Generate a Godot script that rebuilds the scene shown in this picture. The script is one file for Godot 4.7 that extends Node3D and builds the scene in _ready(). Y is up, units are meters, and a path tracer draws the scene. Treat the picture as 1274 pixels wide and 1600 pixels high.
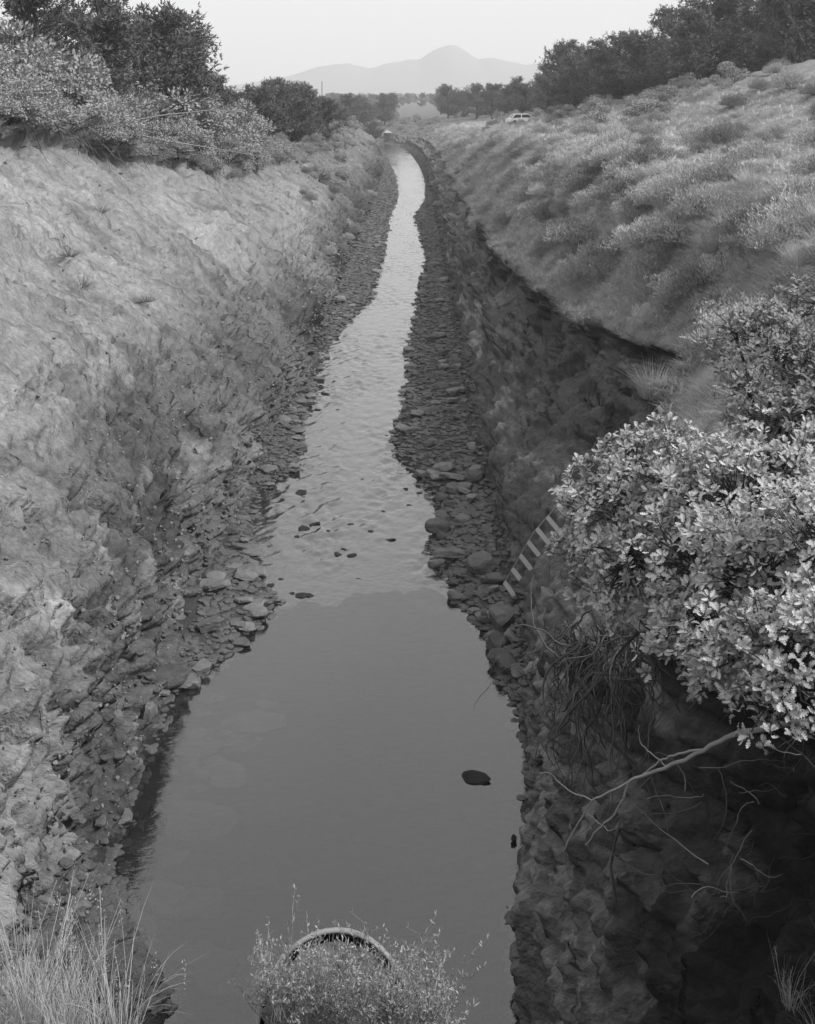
extends Node3D
# A rock-cut irrigation canal seen from above its portal. x to the right, y up (water level 0), d = metres ahead of the camera (-z).
const F := 1716.0
const VX := 642.0
const HY := 145.0
const EYE := 12.0

var rng := RandomNumberGenerator.new()
var n_rill := FastNoiseLite.new()
var n_lump := FastNoiseLite.new()
var n_fine := FastNoiseLite.new()
var n_big := FastNoiseLite.new()
var n_cell := FastNoiseLite.new()
var M := {}
var used := {}

# ------------------------------------------------------------------ mesh collector
class Soup:
	var v := PackedVector3Array()
	var n := PackedVector3Array()
	var c := PackedColorArray()
	var tint := Color(1, 1, 1)
	func tri(a: Vector3, b: Vector3, e: Vector3) -> void:
		var m := (e - a).cross(b - a).normalized()
		v.push_back(a); v.push_back(b); v.push_back(e)
		n.push_back(m); n.push_back(m); n.push_back(m)
		c.push_back(tint); c.push_back(tint); c.push_back(tint)
	func quad(a: Vector3, b: Vector3, e: Vector3, f: Vector3) -> void:
		tri(a, b, e)
		tri(a, e, f)
	func tri_n(a: Vector3, b: Vector3, e: Vector3, na: Vector3, nb: Vector3, ne: Vector3) -> void:
		v.push_back(a); v.push_back(b); v.push_back(e)
		n.push_back(na); n.push_back(nb); n.push_back(ne)
		c.push_back(tint); c.push_back(tint); c.push_back(tint)
	func box(lo: Vector3, hi: Vector3, t := Transform3D()) -> void:
		var p := []
		for i in 8:
			p.append(t * Vector3(hi.x if i & 1 else lo.x, hi.y if i & 2 else lo.y, hi.z if i & 4 else lo.z))
		quad(p[0], p[2], p[3], p[1]); quad(p[4], p[5], p[7], p[6])
		quad(p[0], p[4], p[6], p[2]); quad(p[1], p[3], p[7], p[5])
		quad(p[2], p[6], p[7], p[3]); quad(p[0], p[1], p[5], p[4])
	func tube(pts: PackedVector3Array, r0: float, r1: float, sides := 5) -> void:
		var k := pts.size()
		if k < 2:
			return
		var prev := []
		var prevn := []
		var side := Vector3.ZERO
		for i in k:
			var dir := (pts[mini(i + 1, k - 1)] - pts[maxi(i - 1, 0)]).normalized()
			if side == Vector3.ZERO:
				side = dir.cross(Vector3(0.13, 0.31, 0.94) if absf(dir.z) < 0.8 else Vector3(0.9, 0.3, 0.1)).normalized()
			else:
				side = (side - dir * side.dot(dir)).normalized()
			var up := dir.cross(side)
			var r := lerpf(r0, r1, float(i) / (k - 1))
			var ring := []
			var rn := []
			for s in sides:
				var a := TAU * s / sides
				var q := side * cos(a) + up * sin(a)
				ring.append(pts[i] + q * r)
				rn.append(q)
			if i > 0:
				for s in sides:
					var t := (s + 1) % sides
					tri_n(prev[s], ring[s], ring[t], prevn[s], rn[s], rn[t])
					tri_n(prev[s], ring[t], prev[t], prevn[s], rn[t], prevn[t])
			prev = ring
			prevn = rn
	func leaf(p: Vector3, dir: Vector3, nor: Vector3, l: float, w: float) -> void:
		var s := dir.cross(nor).normalized() * w
		var m := p + dir * l * 0.5
		quad(p, m - s, p + dir * l, m + s)
	func blade(p: Vector3, dir: Vector3, bend: Vector3, l: float, w: float, segs := 3) -> void:
		var side := dir.cross(bend + Vector3(0.01, 0.02, 0.03)).normalized() * w
		var a := p - side
		var b := p + side
		for i in segs:
			var t := float(i + 1) / segs
			var q := p + dir * l * t + bend * l * t * t
			var ww := side * (1.0 - t * 0.9)
			if i == segs - 1:
				tri(a, q, b)
			else:
				quad(a, q - ww, q + ww, b)
			a = q - ww
			b = q + ww
	func mesh() -> ArrayMesh:
		var arr := []
		arr.resize(Mesh.ARRAY_MAX)
		arr[Mesh.ARRAY_VERTEX] = v
		arr[Mesh.ARRAY_NORMAL] = n
		arr[Mesh.ARRAY_COLOR] = c
		var m := ArrayMesh.new()
		m.add_surface_from_arrays(Mesh.PRIMITIVE_TRIANGLES, arr)
		return m

func grey(x: float) -> Color:
	return Color(x, x, x)

func numbered(called: String) -> String:
	var k: int = used.get(called, 0)
	used[called] = k + 1
	return called if k == 0 else "%s_%03d" % [called, k]

func obj(called: String, m: Mesh, material: Material, parent: Node = self) -> MeshInstance3D:
	var o := MeshInstance3D.new()
	o.name = numbered(called) if parent == self else called
	o.mesh = m
	o.material_override = null
	if m is ArrayMesh and m.get_surface_count() and m.surface_get_material(0) == null:
		m.surface_set_material(0, material)
	else:
		o.material_override = material
	parent.add_child(o, true)
	return o

func many(called: String, m: Mesh, material: Material, xf: Array, parent: Node = self) -> MultiMeshInstance3D:
	var mm := MultiMesh.new()
	mm.transform_format = MultiMesh.TRANSFORM_3D
	mm.mesh = m
	mm.instance_count = xf.size()
	for i in xf.size():
		mm.set_instance_transform(i, xf[i])
	var o := MultiMeshInstance3D.new()
	o.name = numbered(called) if parent == self else called
	o.multimesh = mm
	o.material_override = material
	o.set_meta("kind", "stuff")
	parent.add_child(o, true)
	return o

func tag(o: Node, label: String, category: String, group := "") -> Node:
	o.set_meta("label", label)
	o.set_meta("category", category)
	if group:
		o.set_meta("group", group)
	return o

func thing(called: String, label: String, category: String, at := Vector3.ZERO, group := "") -> Node3D:
	var o := Node3D.new()
	o.name = numbered(called)
	add_child(o)
	o.position = at
	tag(o, label, category, group)
	return o

func dup(root: Node3D, called: String, xf: Transform3D, label: String, category: String, group := "") -> Node3D:
	var r: Node3D = root.duplicate()
	r.name = numbered(called)
	add_child(r)
	r.transform = xf
	for k in ["label", "category", "group"]:
		if r.has_meta(k):
			r.remove_meta(k)
	tag(r, label, category, group)
	return r

func struct(o: Node, label := "") -> Node:
	o.set_meta("kind", "structure")
	if label:
		o.set_meta("label", label)
	return o

func turn(p: Vector3, yaw: float, s: float, tilt := 0.0, sy := 1.0) -> Transform3D:
	var b := Basis(Vector3.UP, yaw) * Basis(Vector3.RIGHT, tilt)
	return Transform3D(b.scaled_local(Vector3(s, s * sy, s)), p)

func rdir() -> Vector3:
	var z := rng.randf_range(-1, 1)
	var a := rng.randf() * TAU
	var r := sqrt(1 - z * z)
	return Vector3(r * cos(a), z, r * sin(a))

# ------------------------------------------------------------------ materials
func noise_tex(freq: float, lo: float, hi: float, octaves := 5, type := FastNoiseLite.TYPE_SIMPLEX_SMOOTH, size := 512, mid := 0.5, seeded := 1, fract := FastNoiseLite.FRACTAL_FBM) -> NoiseTexture2D:
	var n := FastNoiseLite.new()
	n.seed = seeded
	n.noise_type = type
	n.frequency = freq
	n.fractal_type = fract
	n.fractal_octaves = octaves
	n.fractal_gain = 0.6
	if type == FastNoiseLite.TYPE_CELLULAR:
		n.cellular_return_type = FastNoiseLite.RETURN_DISTANCE
	var t := NoiseTexture2D.new()
	t.width = size
	t.height = size
	t.seamless = true
	t.noise = n
	var g := Gradient.new()
	g.offsets = PackedFloat32Array([0.0, mid, 1.0])
	g.colors = PackedColorArray([grey(lo), grey((lo + hi) * 0.5), grey(hi)])
	t.color_ramp = g
	return t

func ground_mat(base: float, tex: Texture2D, bump: Texture2D, scale: float, cm: float, detail: Texture2D = null, dscale := 0.11) -> StandardMaterial3D:
	var m := StandardMaterial3D.new()
	m.albedo_color = grey(base).linear_to_srgb()
	m.vertex_color_use_as_albedo = true
	m.albedo_texture = tex
	m.roughness = 0.95
	m.metallic_specular = 0.25
	m.uv1_triplanar = true
	m.uv1_world_triplanar = true
	m.uv1_scale = Vector3(scale, scale, scale)
	m.heightmap_enabled = true
	m.heightmap_texture = bump
	m.heightmap_scale = cm
	if detail:
		m.detail_enabled = true
		m.detail_albedo = detail
		m.detail_blend_mode = BaseMaterial3D.BLEND_MODE_MUL
		m.detail_uv_layer = BaseMaterial3D.DETAIL_UV_2
		m.uv2_triplanar = true
		m.uv2_world_triplanar = true
		m.uv2_scale = Vector3(dscale, dscale, dscale)
	return m

func plain(base: float, rough := 0.8, through := 0.0, spec := 0.3) -> StandardMaterial3D:
	var m := StandardMaterial3D.new()
	m.albedo_color = grey(base).linear_to_srgb()
	m.vertex_color_use_as_albedo = true
	m.roughness = rough
	m.metallic_specular = spec
	m.cull_mode = BaseMaterial3D.CULL_DISABLED
	if through > 0.0:
		m.backlight_enabled = true
		m.backlight = grey(through).linear_to_srgb()
	return m

func make_materials() -> void:
	var soil := noise_tex(0.025, 0.55, 1.0, 6, FastNoiseLite.TYPE_SIMPLEX_SMOOTH, 1024, 0.5, 3)
	var soil_b := noise_tex(0.03, 0.0, 1.0, 6, FastNoiseLite.TYPE_SIMPLEX_SMOOTH, 1024, 0.5, 5)
	var patch := noise_tex(0.012, 0.76, 1.0, 5, FastNoiseLite.TYPE_SIMPLEX, 512, 0.5, 8)
	var crack_b := noise_tex(0.03, 0.0, 1.0, 5, FastNoiseLite.TYPE_CELLULAR, 1024, 0.5, 9, FastNoiseLite.FRACTAL_RIDGED)
	M.pale = ground_mat(1.0, soil, soil_b, 0.4, 5.0, patch)
	M.pale.uv1_scale = Vector3(0.2, 0.2, 0.62)
	M.dark = ground_mat(1.0, soil, crack_b, 0.45, 5.0, patch, 0.15)
	M.dark.uv1_scale = Vector3(0.22, 0.22, 0.6)
	M.bed = ground_mat(1.0, soil, soil_b, 0.9, 4.0)
	M.stone = ground_mat(1.0, soil, soil_b, 1.3, 1.5, patch, 0.31)
	M.stone.uv1_world_triplanar = true
	M.hill = ground_mat(1.0, soil, soil_b, 0.01, 0.0)
	M.hill.heightmap_enabled = false
	M.oak_leaf = plain(1.0, 0.6, 0.22, 0.35)
	M.needle = plain(1.0, 0.8, 0.1)
	M.straw = plain(1.0, 0.85, 0.35)
	M.bark = ground_mat(1.0, soil, crack_b, 3.0, 0.8)
	M.root = ground_mat(1.0, soil, crack_b, 6.0, 0.5)
	M.wood = ground_mat(1.0, soil, soil_b, 5.0, 0.2)
	M.paint = plain(1.0, 0.35, 0.0, 0.5)
	M.matte_black = plain(0.03, 0.9)
	M.glass = plain(0.03, 0.08, 0.0, 0.5)
	M.plaster = ground_mat(1.0, soil, soil_b, 2.0, 0.3)
	M.metal = plain(1.0, 0.6)
	var w := StandardMaterial3D.new()
	w.transparency = BaseMaterial3D.TRANSPARENCY_ALPHA
	w.albedo_color = Color(0.014, 0.014, 0.014).linear_to_srgb()
	w.albedo_color.a = 0.55
	w.roughness = 0.07
	w.metallic_specular = 0.68
	w.clearcoat_enabled = true
	w.clearcoat = 0.45
	w.clearcoat_roughness = 0.05
	w.uv1_triplanar = true
	w.uv1_world_triplanar = true
	w.uv1_scale = Vector3(0.22, 0.22, 0.45)
	w.heightmap_enabled = true
	w.heightmap_texture = noise_tex(0.012, 0.0, 1.0, 4, FastNoiseLite.TYPE_SIMPLEX_SMOOTH, 1024, 0.5, 12)
	w.heightmap_scale = 0.35
	M.water = w
	var r: StandardMaterial3D = w.duplicate()
	r.heightmap_scale = 1.1
	r.clearcoat = 1.0
	r.albedo_color = Color(0.022, 0.022, 0.022).linear_to_srgb()
	r.albedo_color.a = 0.57
	r.uv1_scale = Vector3(0.3, 0.3, 0.3)
	M.riffle = r

# ------------------------------------------------------------------ terrain
# sections at a distance d: pairs (lateral, height), from the bed outwards
var LK := [
	[-60.0, [-2.2, -0.8, -4.0, 0.3, -4.6, 4.0, -7.4, 7.5, -12.0, 10.6, -11.8, 11.3, -17.0, 12.2, -27.0, 13.5, -50.0, 17.0, -150.0, 22.0]],
	[14.0, [-3.2, -0.8, -4.55, 0.05, -5.3, 3.2, -8.3, 6.6, -12.9, 10.6, -12.6, 11.3, -18.0, 12.3, -28.0, 14.0, -50.0, 18.0, -150.0, 24.0]],
	[20.0, [-3.3, -0.8, -4.85, 0.05, -5.35, 2.6, -8.0, 6.0, -13.4, 10.7, -13.2, 11.4, -19.0, 12.3, -29.0, 14.0, -50.0, 18.0, -150.0, 24.0]],
	[30.0, [-3.2, -0.7, -4.75, 0.15, -5.2, 2.0, -8.0, 5.8, -13.7, 10.5, -13.4, 11.2, -19.0, 12.2, -29.0, 14.0, -50.0, 18.0, -150.0, 24.0]],
	[40.0, [-3.2, -0.5, -4.7, 0.2, -5.1, 1.8, -8.0, 5.5, -13.4, 10.0, -13.1, 10.7, -19.0, 12.0, -29.0, 14.0, -50.0, 18.0, -150.0, 24.0]],
	[46.0, [-3.0, -0.5, -4.15, 0.1, -4.7, 1.7, -7.6, 5.1, -12.6, 9.3, -12.4, 9.9, -18.0, 11.5, -28.0, 13.5, -50.0, 17.5, -150.0, 23.5]],
	[53.0, [-3.0, -0.5, -4.15, 0.2, -4.8, 1.6, -7.3, 4.8, -11.8, 8.4, -11.6, 9.0, -17.0, 10.9, -27.0, 13.0, -50.0, 17.0, -150.0, 23.0]],
	[62.0, [-2.9, -0.5, -4.3, 0.2, -4.8, 1.5, -7.0, 4.2, -10.6, 6.9, -10.7, 7.4, -16.0, 9.9, -26.0, 12.2, -50.0, 15.5, -150.0, 21.0]],
	[82.0, [-2.6, -0.4, -4.2, 0.2, -4.6, 1.2, -6.8, 3.8, -10.2, 6.5, -10.5, 7.0, -15.0, 8.9, -25.0, 10.8, -50.0, 13.5, -160.0, 18.0]],
	[122.0, [-2.4, -0.4, -4.0, 0.2, -4.4, 0.9, -6.2, 3.0, -9.0, 5.2, -9.4, 5.6, -15.0, 7.3, -25.0, 9.0, -50.0, 11.2, -180.0, 15.0]],
	[198.0, [-2.6, -0.4, -4.0, 0.2, -4.4, 0.8, -6.2, 2.9, -9.0, 5.2, -9.4, 5.6, -15.0, 6.6, -25.0, 7.6, -50.0, 9.0, -220.0, 12.0]],
	[262.0, [-2.6, -0.4, -4.0, 0.2, -4.4, 0.8, -6.0, 2.4, -8.0, 3.9, -9.0, 4.2, -15.0, 4.6, -25.0, 5.4, -50.0, 6.8, -260.0, 9.0]],
	[310.0, [-2.6, 2.6, -4.0, 2.8, -4.4, 3.0, -6.0, 3.3, -8.0, 3.7, -9.0, 3.9, -15.0, 4.2, -25.0, 4.6, -60.0, 6.0, -300.0, 8.5]],
	[420.0, [-2.6, 4.2, -4.0, 4.2, -4.4, 4.2, -6.0, 4.3, -8.0, 4.3, -9.0, 4.4, -15.0, 4.5, -25.0, 4.7, -80.0, 5.5, -420.0, 8.0]],
	[3000.0, [-2.6, 5.0, -4.0, 5.0, -4.4, 5.0, -6.0, 5.0, -8.0, 5.0, -9.0, 5.0, -25.0, 5.0, -100.0, 5.0, -400.0, 5.0, -1400.0, 6.0]],
]
var RK := [
	[-60.0, [0.6, -0.8, 1.8, 0.2, 1.9, 4.6, 2.1, 5.8, 3.2, 6.6, 4.6, 8.8, 9.0, 10.4, 16.0, 11.2, 28.0, 14.0, 150.0, 21.0]],
	[7.0, [0.3, -0.8, 1.6, 0.0, 1.7, 4.6, 1.95, 5.8, 3.2, 6.4, 4.6, 8.7, 9.0, 10.3, 15.0, 10.6, 27.0, 13.5, 150.0, 21.0]],
	[8.6, [0.3, -0.8, 1.6, 0.0, 2.3, 3.6, 3.6, 5.4, 3.5, 7.2, 4.8, 8.4, 9.0, 10.0, 15.0, 10.4, 27.0, 13.5, 150.0, 21.0]],
	[9.8, [0.3, -0.8, 1.7, 0.0, 2.3, 3.0, 3.1, 5.2, 3.1, 7.0, 4.6, 8.2, 9.0, 9.9, 15.0, 10.3, 27.0, 13.5, 150.0, 21.0]],
	[11.0, [0.3, -0.8, 1.8, 0.0, 2.05, 2.5, 2.3, 4.8, 2.5, 6.3, 4.5, 7.9, 9.0, 9.8, 15.0, 10.2, 27.0, 13.5, 150.0, 21.0]],
	[14.0, [0.3, -0.8, 1.5, 0.0, 1.85, 2.2, 2.2, 4.4, 2.7, 5.6, 4.8, 7.4, 9.0, 9.6, 15.0, 10.0, 27.0, 13.5, 150.0, 21.0]],
	[18.0, [0.8, -0.8, 2.1, 0.0, 2.3, 1.8, 2.9, 4.2, 3.8, 5.4, 6.5, 8.0, 9.5, 9.6, 15.0, 10.0, 27.0, 13.5, 150.0, 21.0]],
	[25.0, [0.8, -0.7, 2.25, 0.15, 3.0, 1.5, 6.4, 5.0, 6.7, 5.9, 8.3, 8.3, 9.8, 9.5, 15.0, 10.0, 27.0, 13.6, 150.0, 21.0]],
	[35.0, [0.6, -0.6, 2.05, 0.2, 2.7, 1.2, 5.1, 3.9, 5.3, 4.8, 7.6, 7.8, 9.4, 9.4, 15.0, 9.9, 27.0, 14.0, 150.0, 21.0]],
	[52.0, [0.6, -0.5, 2.1, 0.2, 2.6, 0.9, 4.6, 3.2, 4.8, 4.0, 7.4, 7.4, 9.2, 9.1, 15.0, 9.9, 27.0, 14.5, 150.0, 22.0]],
	[76.0, [0.6, -0.5, 2.3, 0.2, 2.7, 0.8, 4.3, 2.7, 4.6, 3.4, 7.2, 6.9, 9.2, 8.6, 15.0, 9.6, 27.0, 14.0, 150.0, 24.0]],
	[125.0, [0.6, -0.5, 2.4, 0.2, 2.8, 0.7, 4.2, 2.4, 4.6, 3.0, 7.2, 6.2, 9.0, 7.6, 15.0, 8.2, 27.0, 11.5, 160.0, 24.0]],
	[150.0, [0.6, -0.5, 2.4, 0.2, 2.8, 0.7, 4.2, 2.3, 4.8, 2.9, 7.2, 5.7, 9.0, 7.0, 15.0, 7.7, 27.0, 10.4, 160.0, 22.0]],
	[200.0, [0.6, -0.5, 2.2, 0.2, 2.8, 0.7, 4.2, 2.1, 5.0, 2.8, 7.0, 4.9, 9.0, 5.9, 15.0, 6.6, 27.0, 8.6, 180.0, 18.0]],
	[262.0, [0.6, -0.4, 2.0, 0.1, 2.6, 0.3, 4.2, 0.5, 6.0, 1.2, 9.0, 2.6, 12.0, 3.6, 18.0, 4.6, 34.0, 6.6, 200.0, 14.0]],
	[310.0, [0.6, 2.6, 2.0, 2.6, 2.6, 2.7, 4.2, 2.8, 6.0, 2.9, 9.0, 3.2, 12.0, 3.8, 18.0, 4.6, 40.0, 6.0, 230.0, 12.0]],
	[420.0, [0.6, 4.2, 2.0, 4.2, 2.6, 4.2, 4.2, 4.3, 6.0, 4.3, 9.0, 4.3, 12.0, 4.4, 24.0, 4.6, 60.0, 5.4, 320.0, 9.0]],
	[3000.0, [0.6, 5.0, 2.0, 5.0, 2.6, 5.0, 4.2, 5.0, 6.0, 5.0, 9.0, 5.0, 25.0, 5.0, 100.0, 5.0, 400.0, 5.0, 1500.0, 6.0]],
]
# water's edge: d, left, right
var WE := [
	[-60.0, -4.0, 1.6], [14.5, -3.2, 1.45], [15.8, -4.1, 1.55], [17.4, -4.75, 2.0], [19.5, -4.85, 2.23], [22.0, -4.65, 2.03], [23.8, -3.77, 1.77], [25.9, -3.1, 1.2],
	[27.3, -3.93, 1.0], [29.2, -4.3, 0.48], [31.4, -4.5, 0.88], [33.0, -4.6, 0.63], [34.6, -3.67, 0.0], [37.8, -3.79, -0.7], [40.8, -3.97, -0.4], [45.3, -4.0, -0.05],
	[52.0, -4.0, -0.06], [58.0, -3.28, 0.27], [63.4, -2.29, 0.48], [80.8, -1.98, 1.22], [91.5, -2.13, 0.96], [105.6, -2.15, 0.5], [124.8, -1.6, 1.9], [152.5, -2.0, 2.3],
	[179.0, -2.9, 2.3], [216.7, -3.4, 2.3], [300.0, -3.4, 2.3],
]

func bend(d: float) -> float:
	if d < 140.0:
		return 0.0
	var t := (minf(d, 300.0) - 140.0) / 100.0
	var k := maxf(0.0, t - 0.85)
	return -3.2 * t * t - 26.0 * k * k

func section(K: Array, d: float) -> PackedFloat32Array:
	var i := 0
	while i < K.size() - 2 and K[i + 1][0] < d:
		i += 1
	var d0: float = K[i][0]
	var d1: float = K[i + 1][0]
	var t := clampf((d - d0) / (d1 - d0), 0.0, 1.0)
	var a: Array = K[i][1]
	var b: Array = K[i + 1][1]
	var out := PackedFloat32Array()
	var off := bend(d)
	for k in a.size():
		var x: float = a[k]
		var y: float = b[k]
		out.push_back(lerpf(x, y, t) + (off if k % 2 == 0 else 0.0))
	return out

func along(s: PackedFloat32Array, u: float) -> Vector2:
	var n := s.size() / 2
	var i := clampi(int(floor(u)), 0, n - 2)
	var t := u - i
	var i0 := maxi(i - 1, 0)
	var i3 := mini(i + 2, n - 1)
	var p0 := Vector2(s[i0 * 2], s[i0 * 2 + 1])
	var p1 := Vector2(s[i * 2], s[i * 2 + 1])
	var p2 := Vector2(s[i * 2 + 2], s[i * 2 + 3])
	var p3 := Vector2(s[i3 * 2], s[i3 * 2 + 1])
	if i >= 6:
		return p1.lerp(p2, t)
	# rounded corners: tangents limited by the shorter neighbour
	var l1 := p1.distance_to(p2)
	var m1 := (p2 - p0) * (0.5 * minf(1.0, l1 / maxf(0.01, p1.distance_to(p0))))
	var m2 := (p3 - p1) * (0.5 * minf(1.0, l1 / maxf(0.01, p3.distance_to(p2))))
	return p1.cubic_interpolate(p2, p2 - m1 * 2.0, p1 + m2 * 2.0, t)

func window(u: float, a: float, b: float, e: float) -> float:
	return smoothstep(a - e, a + e, u) * (1.0 - smoothstep(b - e, b + e, u))

func hash1(i: float) -> float:
	return fposmod(sin(i * 127.1 + 3.3) * 4375.85453, 1.0)

# beds of rock: how far the bed at this height stands proud (x) and its tone (y)
func beds(h: float, d: float, k: float) -> Vector2:
	var t := h * k + n_lump.get_noise_2d(d * 0.22, k * 9.0) * 0.9 + n_fine.get_noise_2d(d * 0.5, h * 0.6) * 0.3 + n_big.get_noise_2d(d * 1.6, 3.0) * 2.0
	var id := floorf(t)
	var f := t - id
	var there := smoothstep(-0.3, 0.1, n_lump.get_noise_2d(d * 0.4 + id * 13.7, id * 5.1 + k))
	var gap := smoothstep(0.24, 0.06, f) * there
	return Vector2((hash1(id + k) - 0.35) * there - gap * 0.45, lerpf(1.0, lerpf(0.4, 2.2, hash1(id * 3.7 + k)), there) * lerpf(1.0, 0.5, gap))  # beds' own tones, plus recessed gaps with relief shade put into the colour

func left_at(s: PackedFloat32Array, u: float, d: float) -> Vector3:
	var q := along(s, u)
	var q2 := along(s, minf(u + 0.04, 8.99))
	var tn := (q2 - q).normalized()
	var nor := Vector2(absf(tn.y), absf(tn.x)) if u < 8.0 else Vector2(0, 1)
	var x := q.x
	var y := q.y
	var face := window(u, 1.0, 4.6, 0.3)
	var low := window(u, 0.9, 2.5, 0.5)
	var disp := n_big.get_noise_3d(x, y * 1.5, d) * 0.9 * window(u, 1.5, 5.3, 0.7)
	var sl := (y - x) * 0.7
	disp += (n_rill.get_noise_2d(d * 1.5 + sl * 0.25, sl * 0.26) * 0.30 + n_rill.get_noise_2d(d * 5.0 + 90.0 + sl * 0.8, sl * 0.7) * 0.15 + n_rill.get_noise_2d(d * 11.0 + sl * 2.0, sl * 1.3) * 0.05) * face
	var lump := n_lump.get_noise_3d(x * 0.9, y * 1.1, d * 0.8)
	disp += lump * (0.10 * face + 0.34 * low)
	var pit := n_lump.get_noise_2d(d * 1.1 + sl * 0.35, sl * 0.55 + 40.0) + n_fine.get_noise_3d(x, y, d) * 0.25
	disp -= smoothstep(0.22, 0.42, pit) * (0.75 * low + 0.22 * window(u, 2.3, 4.0, 0.5))
	disp += n_fine.get_noise_3d(x * 1.6, y * 1.6, d * 1.6) * (0.03 * face + 0.13 * low + 0.015)
	disp += beds(y, d, 3.4).x * 0.30 * window(u, 1.05, 2.0, 0.2) * (1.0 - smoothstep(40.0, 70.0, d))
	if u > 5.0:
		disp += n_lump.get_noise_2d(x * 0.35, d * 0.35) * 0.7 * smoothstep(5.1, 6.5, u)
	if u > 4.4 and u < 5.4:
		disp += n_lump.get_noise_2d(d * 0.8, 7.0) * 0.7 * window(u, 4.7, 5.2, 0.2)
	if u < 1.0:
		disp *= 0.4
	if d > 300.0:
		disp = n_big.get_noise_2d(x * 0.1, d * 0.1) * 0.6
	return Vector3(x + nor.x * disp, y + nor.y * disp, -d)

func lip(u: float, d: float) -> float:
	if u < 2.2 or u > 4.9 or d < 15.0:
		return u
	return u + (n_lump.get_noise_2d(d * 0.3, 21.0) * 0.5 + n_fine.get_noise_2d(d * 0.3, 2.0) * 0.22) * window(u, 2.7, 4.5, 0.35) * smoothstep(15.0, 20.0, d)

func right_at(s: PackedFloat32Array, uu: float, d: float) -> Vector3:
	var u := lip(uu, d)
	var q := along(s, u)
	var q2 := along(s, minf(u + 0.04, 8.99))
	var tn := (q2 - q).normalized()
	var nor := Vector2(-absf(tn.y), absf(tn.x)) if u < 8.0 else Vector2(0, 1)
	var x := q.x
	var y := q.y
	var face := window(u, 1.0, 3.6, 0.3)
	var hill := smoothstep(3.9, 4.6, u)
	var close := 1.0 - smoothstep(16.0, 21.0, d)
	var disp := n_big.get_noise_3d(x + 40.0, y * 1.5, d) * lerpf(0.8, 0.4, close) * window(u, 1.6, 5.6, 0.6)
	var sl := (y + x) * 0.7
	disp += (n_rill.get_noise_2d(d * 1.2 - sl * 0.5 + 300.0, sl * 0.22) * 0.30 + n_rill.get_noise_2d(d * 4.0 + 77.0, sl * 0.5) * 0.09) * face
	disp += n_lump.get_noise_3d(x + 9.0, y * 0.9, d * 0.9) * (0.14 + 0.06 * close) * face
	disp += (n_rill.get_noise_2d(d * 1.7 + 50.0, y * 0.16) * 0.45 + n_rill.get_noise_2d(d * 5.0 + 150.0, y * 0.4) * 0.14) * close * (1.0 - hill)
	disp += n_fine.get_noise_3d(x * 1.4, y * 1.4, d * 1.4) * (0.09 * face + 0.02 + 0.06 * close * (1.0 - hill))
	# beds of rock under the sod: ledges that stand proud
	var ledge := n_fine.get_noise_3d(x * 0.15, y * 2.2, d * 0.12)
	var band := window(u, 2.75, 4.0, 0.22)
	disp += (ledge * 0.1 + n_lump.get_noise_2d(d * 0.55, 31.0) * 0.5) * band
	disp += beds(y, d, 2.6).x * (1.1 * window(u, 2.4, 4.0, 0.2) + 0.16 * window(u, 1.3, 2.6, 0.2)) * smoothstep(16.0, 21.0, d)
	var open := smoothstep(19.0, 24.0, d)
	disp += 0.38 * smoothstep(2.38, 2.45, u + n_lump.get_noise_2d(d * 0.35, 61.0) * 0.3) * (1.0 - smoothstep(2.5, 3.0, u)) * open * smoothstep(-0.3, 0.0, n_lump.get_noise_2d(d * 0.3, 47.0))
	disp += window(u, 3.85, 4.1, 0.12) * (0.2 + n_lump.get_noise_2d(d * 0.8, 3.0) * 0.8)
	var split := n_lump.get_noise_2d(d * 1.0 - sl * 0.3 + 140.0, sl * 0.5) + n_fine.get_noise_3d(x, y, d) * 0.25
	disp -= smoothstep(0.2, 0.5, split) * face * (0.22 + 0.3 * close)
	disp += n_lump.get_noise_2d(x * 0.5 + 50.0, d * 0.4) * (0.55 * hill)
	if u < 1.0:
		disp *= 0.4
	if d > 300.0:
		disp = n_big.get_noise_2d(x * 0.1, d * 0.1) * 0.6
	return Vector3(x + nor.x * disp, y + nor.y * disp, -d)

func ground(side: int, u: float, d: float) -> Vector3:
	return left_at(section(LK, d), u, d) if side < 0 else right_at(section(RK, d), u, d)

func u_at(side: int, x: float, d: float) -> float:
	var s := section(LK if side < 0 else RK, d)
	for i in range(s.size() / 2 - 2, -1, -1):
		var a := s[i * 2]
		var b := s[i * 2 + 2]
		if (side < 0 and x <= a and x >= b) or (side > 0 and x >= a and x <= b):
			return i + (x - a) / (b - a)
	return 9.0

func on_ground(x: float, d: float) -> Vector3:
	var side := -1 if x < -1.2 + bend(d) else 1
	return ground(side, u_at(side, x, d), d)

func edge(d: float) -> Vector2:
	var i := 0
	while i < WE.size() - 2 and WE[i + 1][0] < d:
		i += 1
	var t: float = clampf((d - WE[i][0]) / (WE[i + 1][0] - WE[i][0]), 0.0, 1.0)
	var jag := n_fine.get_noise_2d(d * 0.7, 5.0) * 0.25 * smoothstep(23.0, 26.0, d)
	return Vector2(lerpf(WE[i][1], WE[i + 1][1], t) + bend(d) + jag, lerpf(WE[i][2], WE[i + 1][2], t) + bend(d) + n_fine.get_noise_2d(d * 0.7, 55.0) * 0.25)

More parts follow.
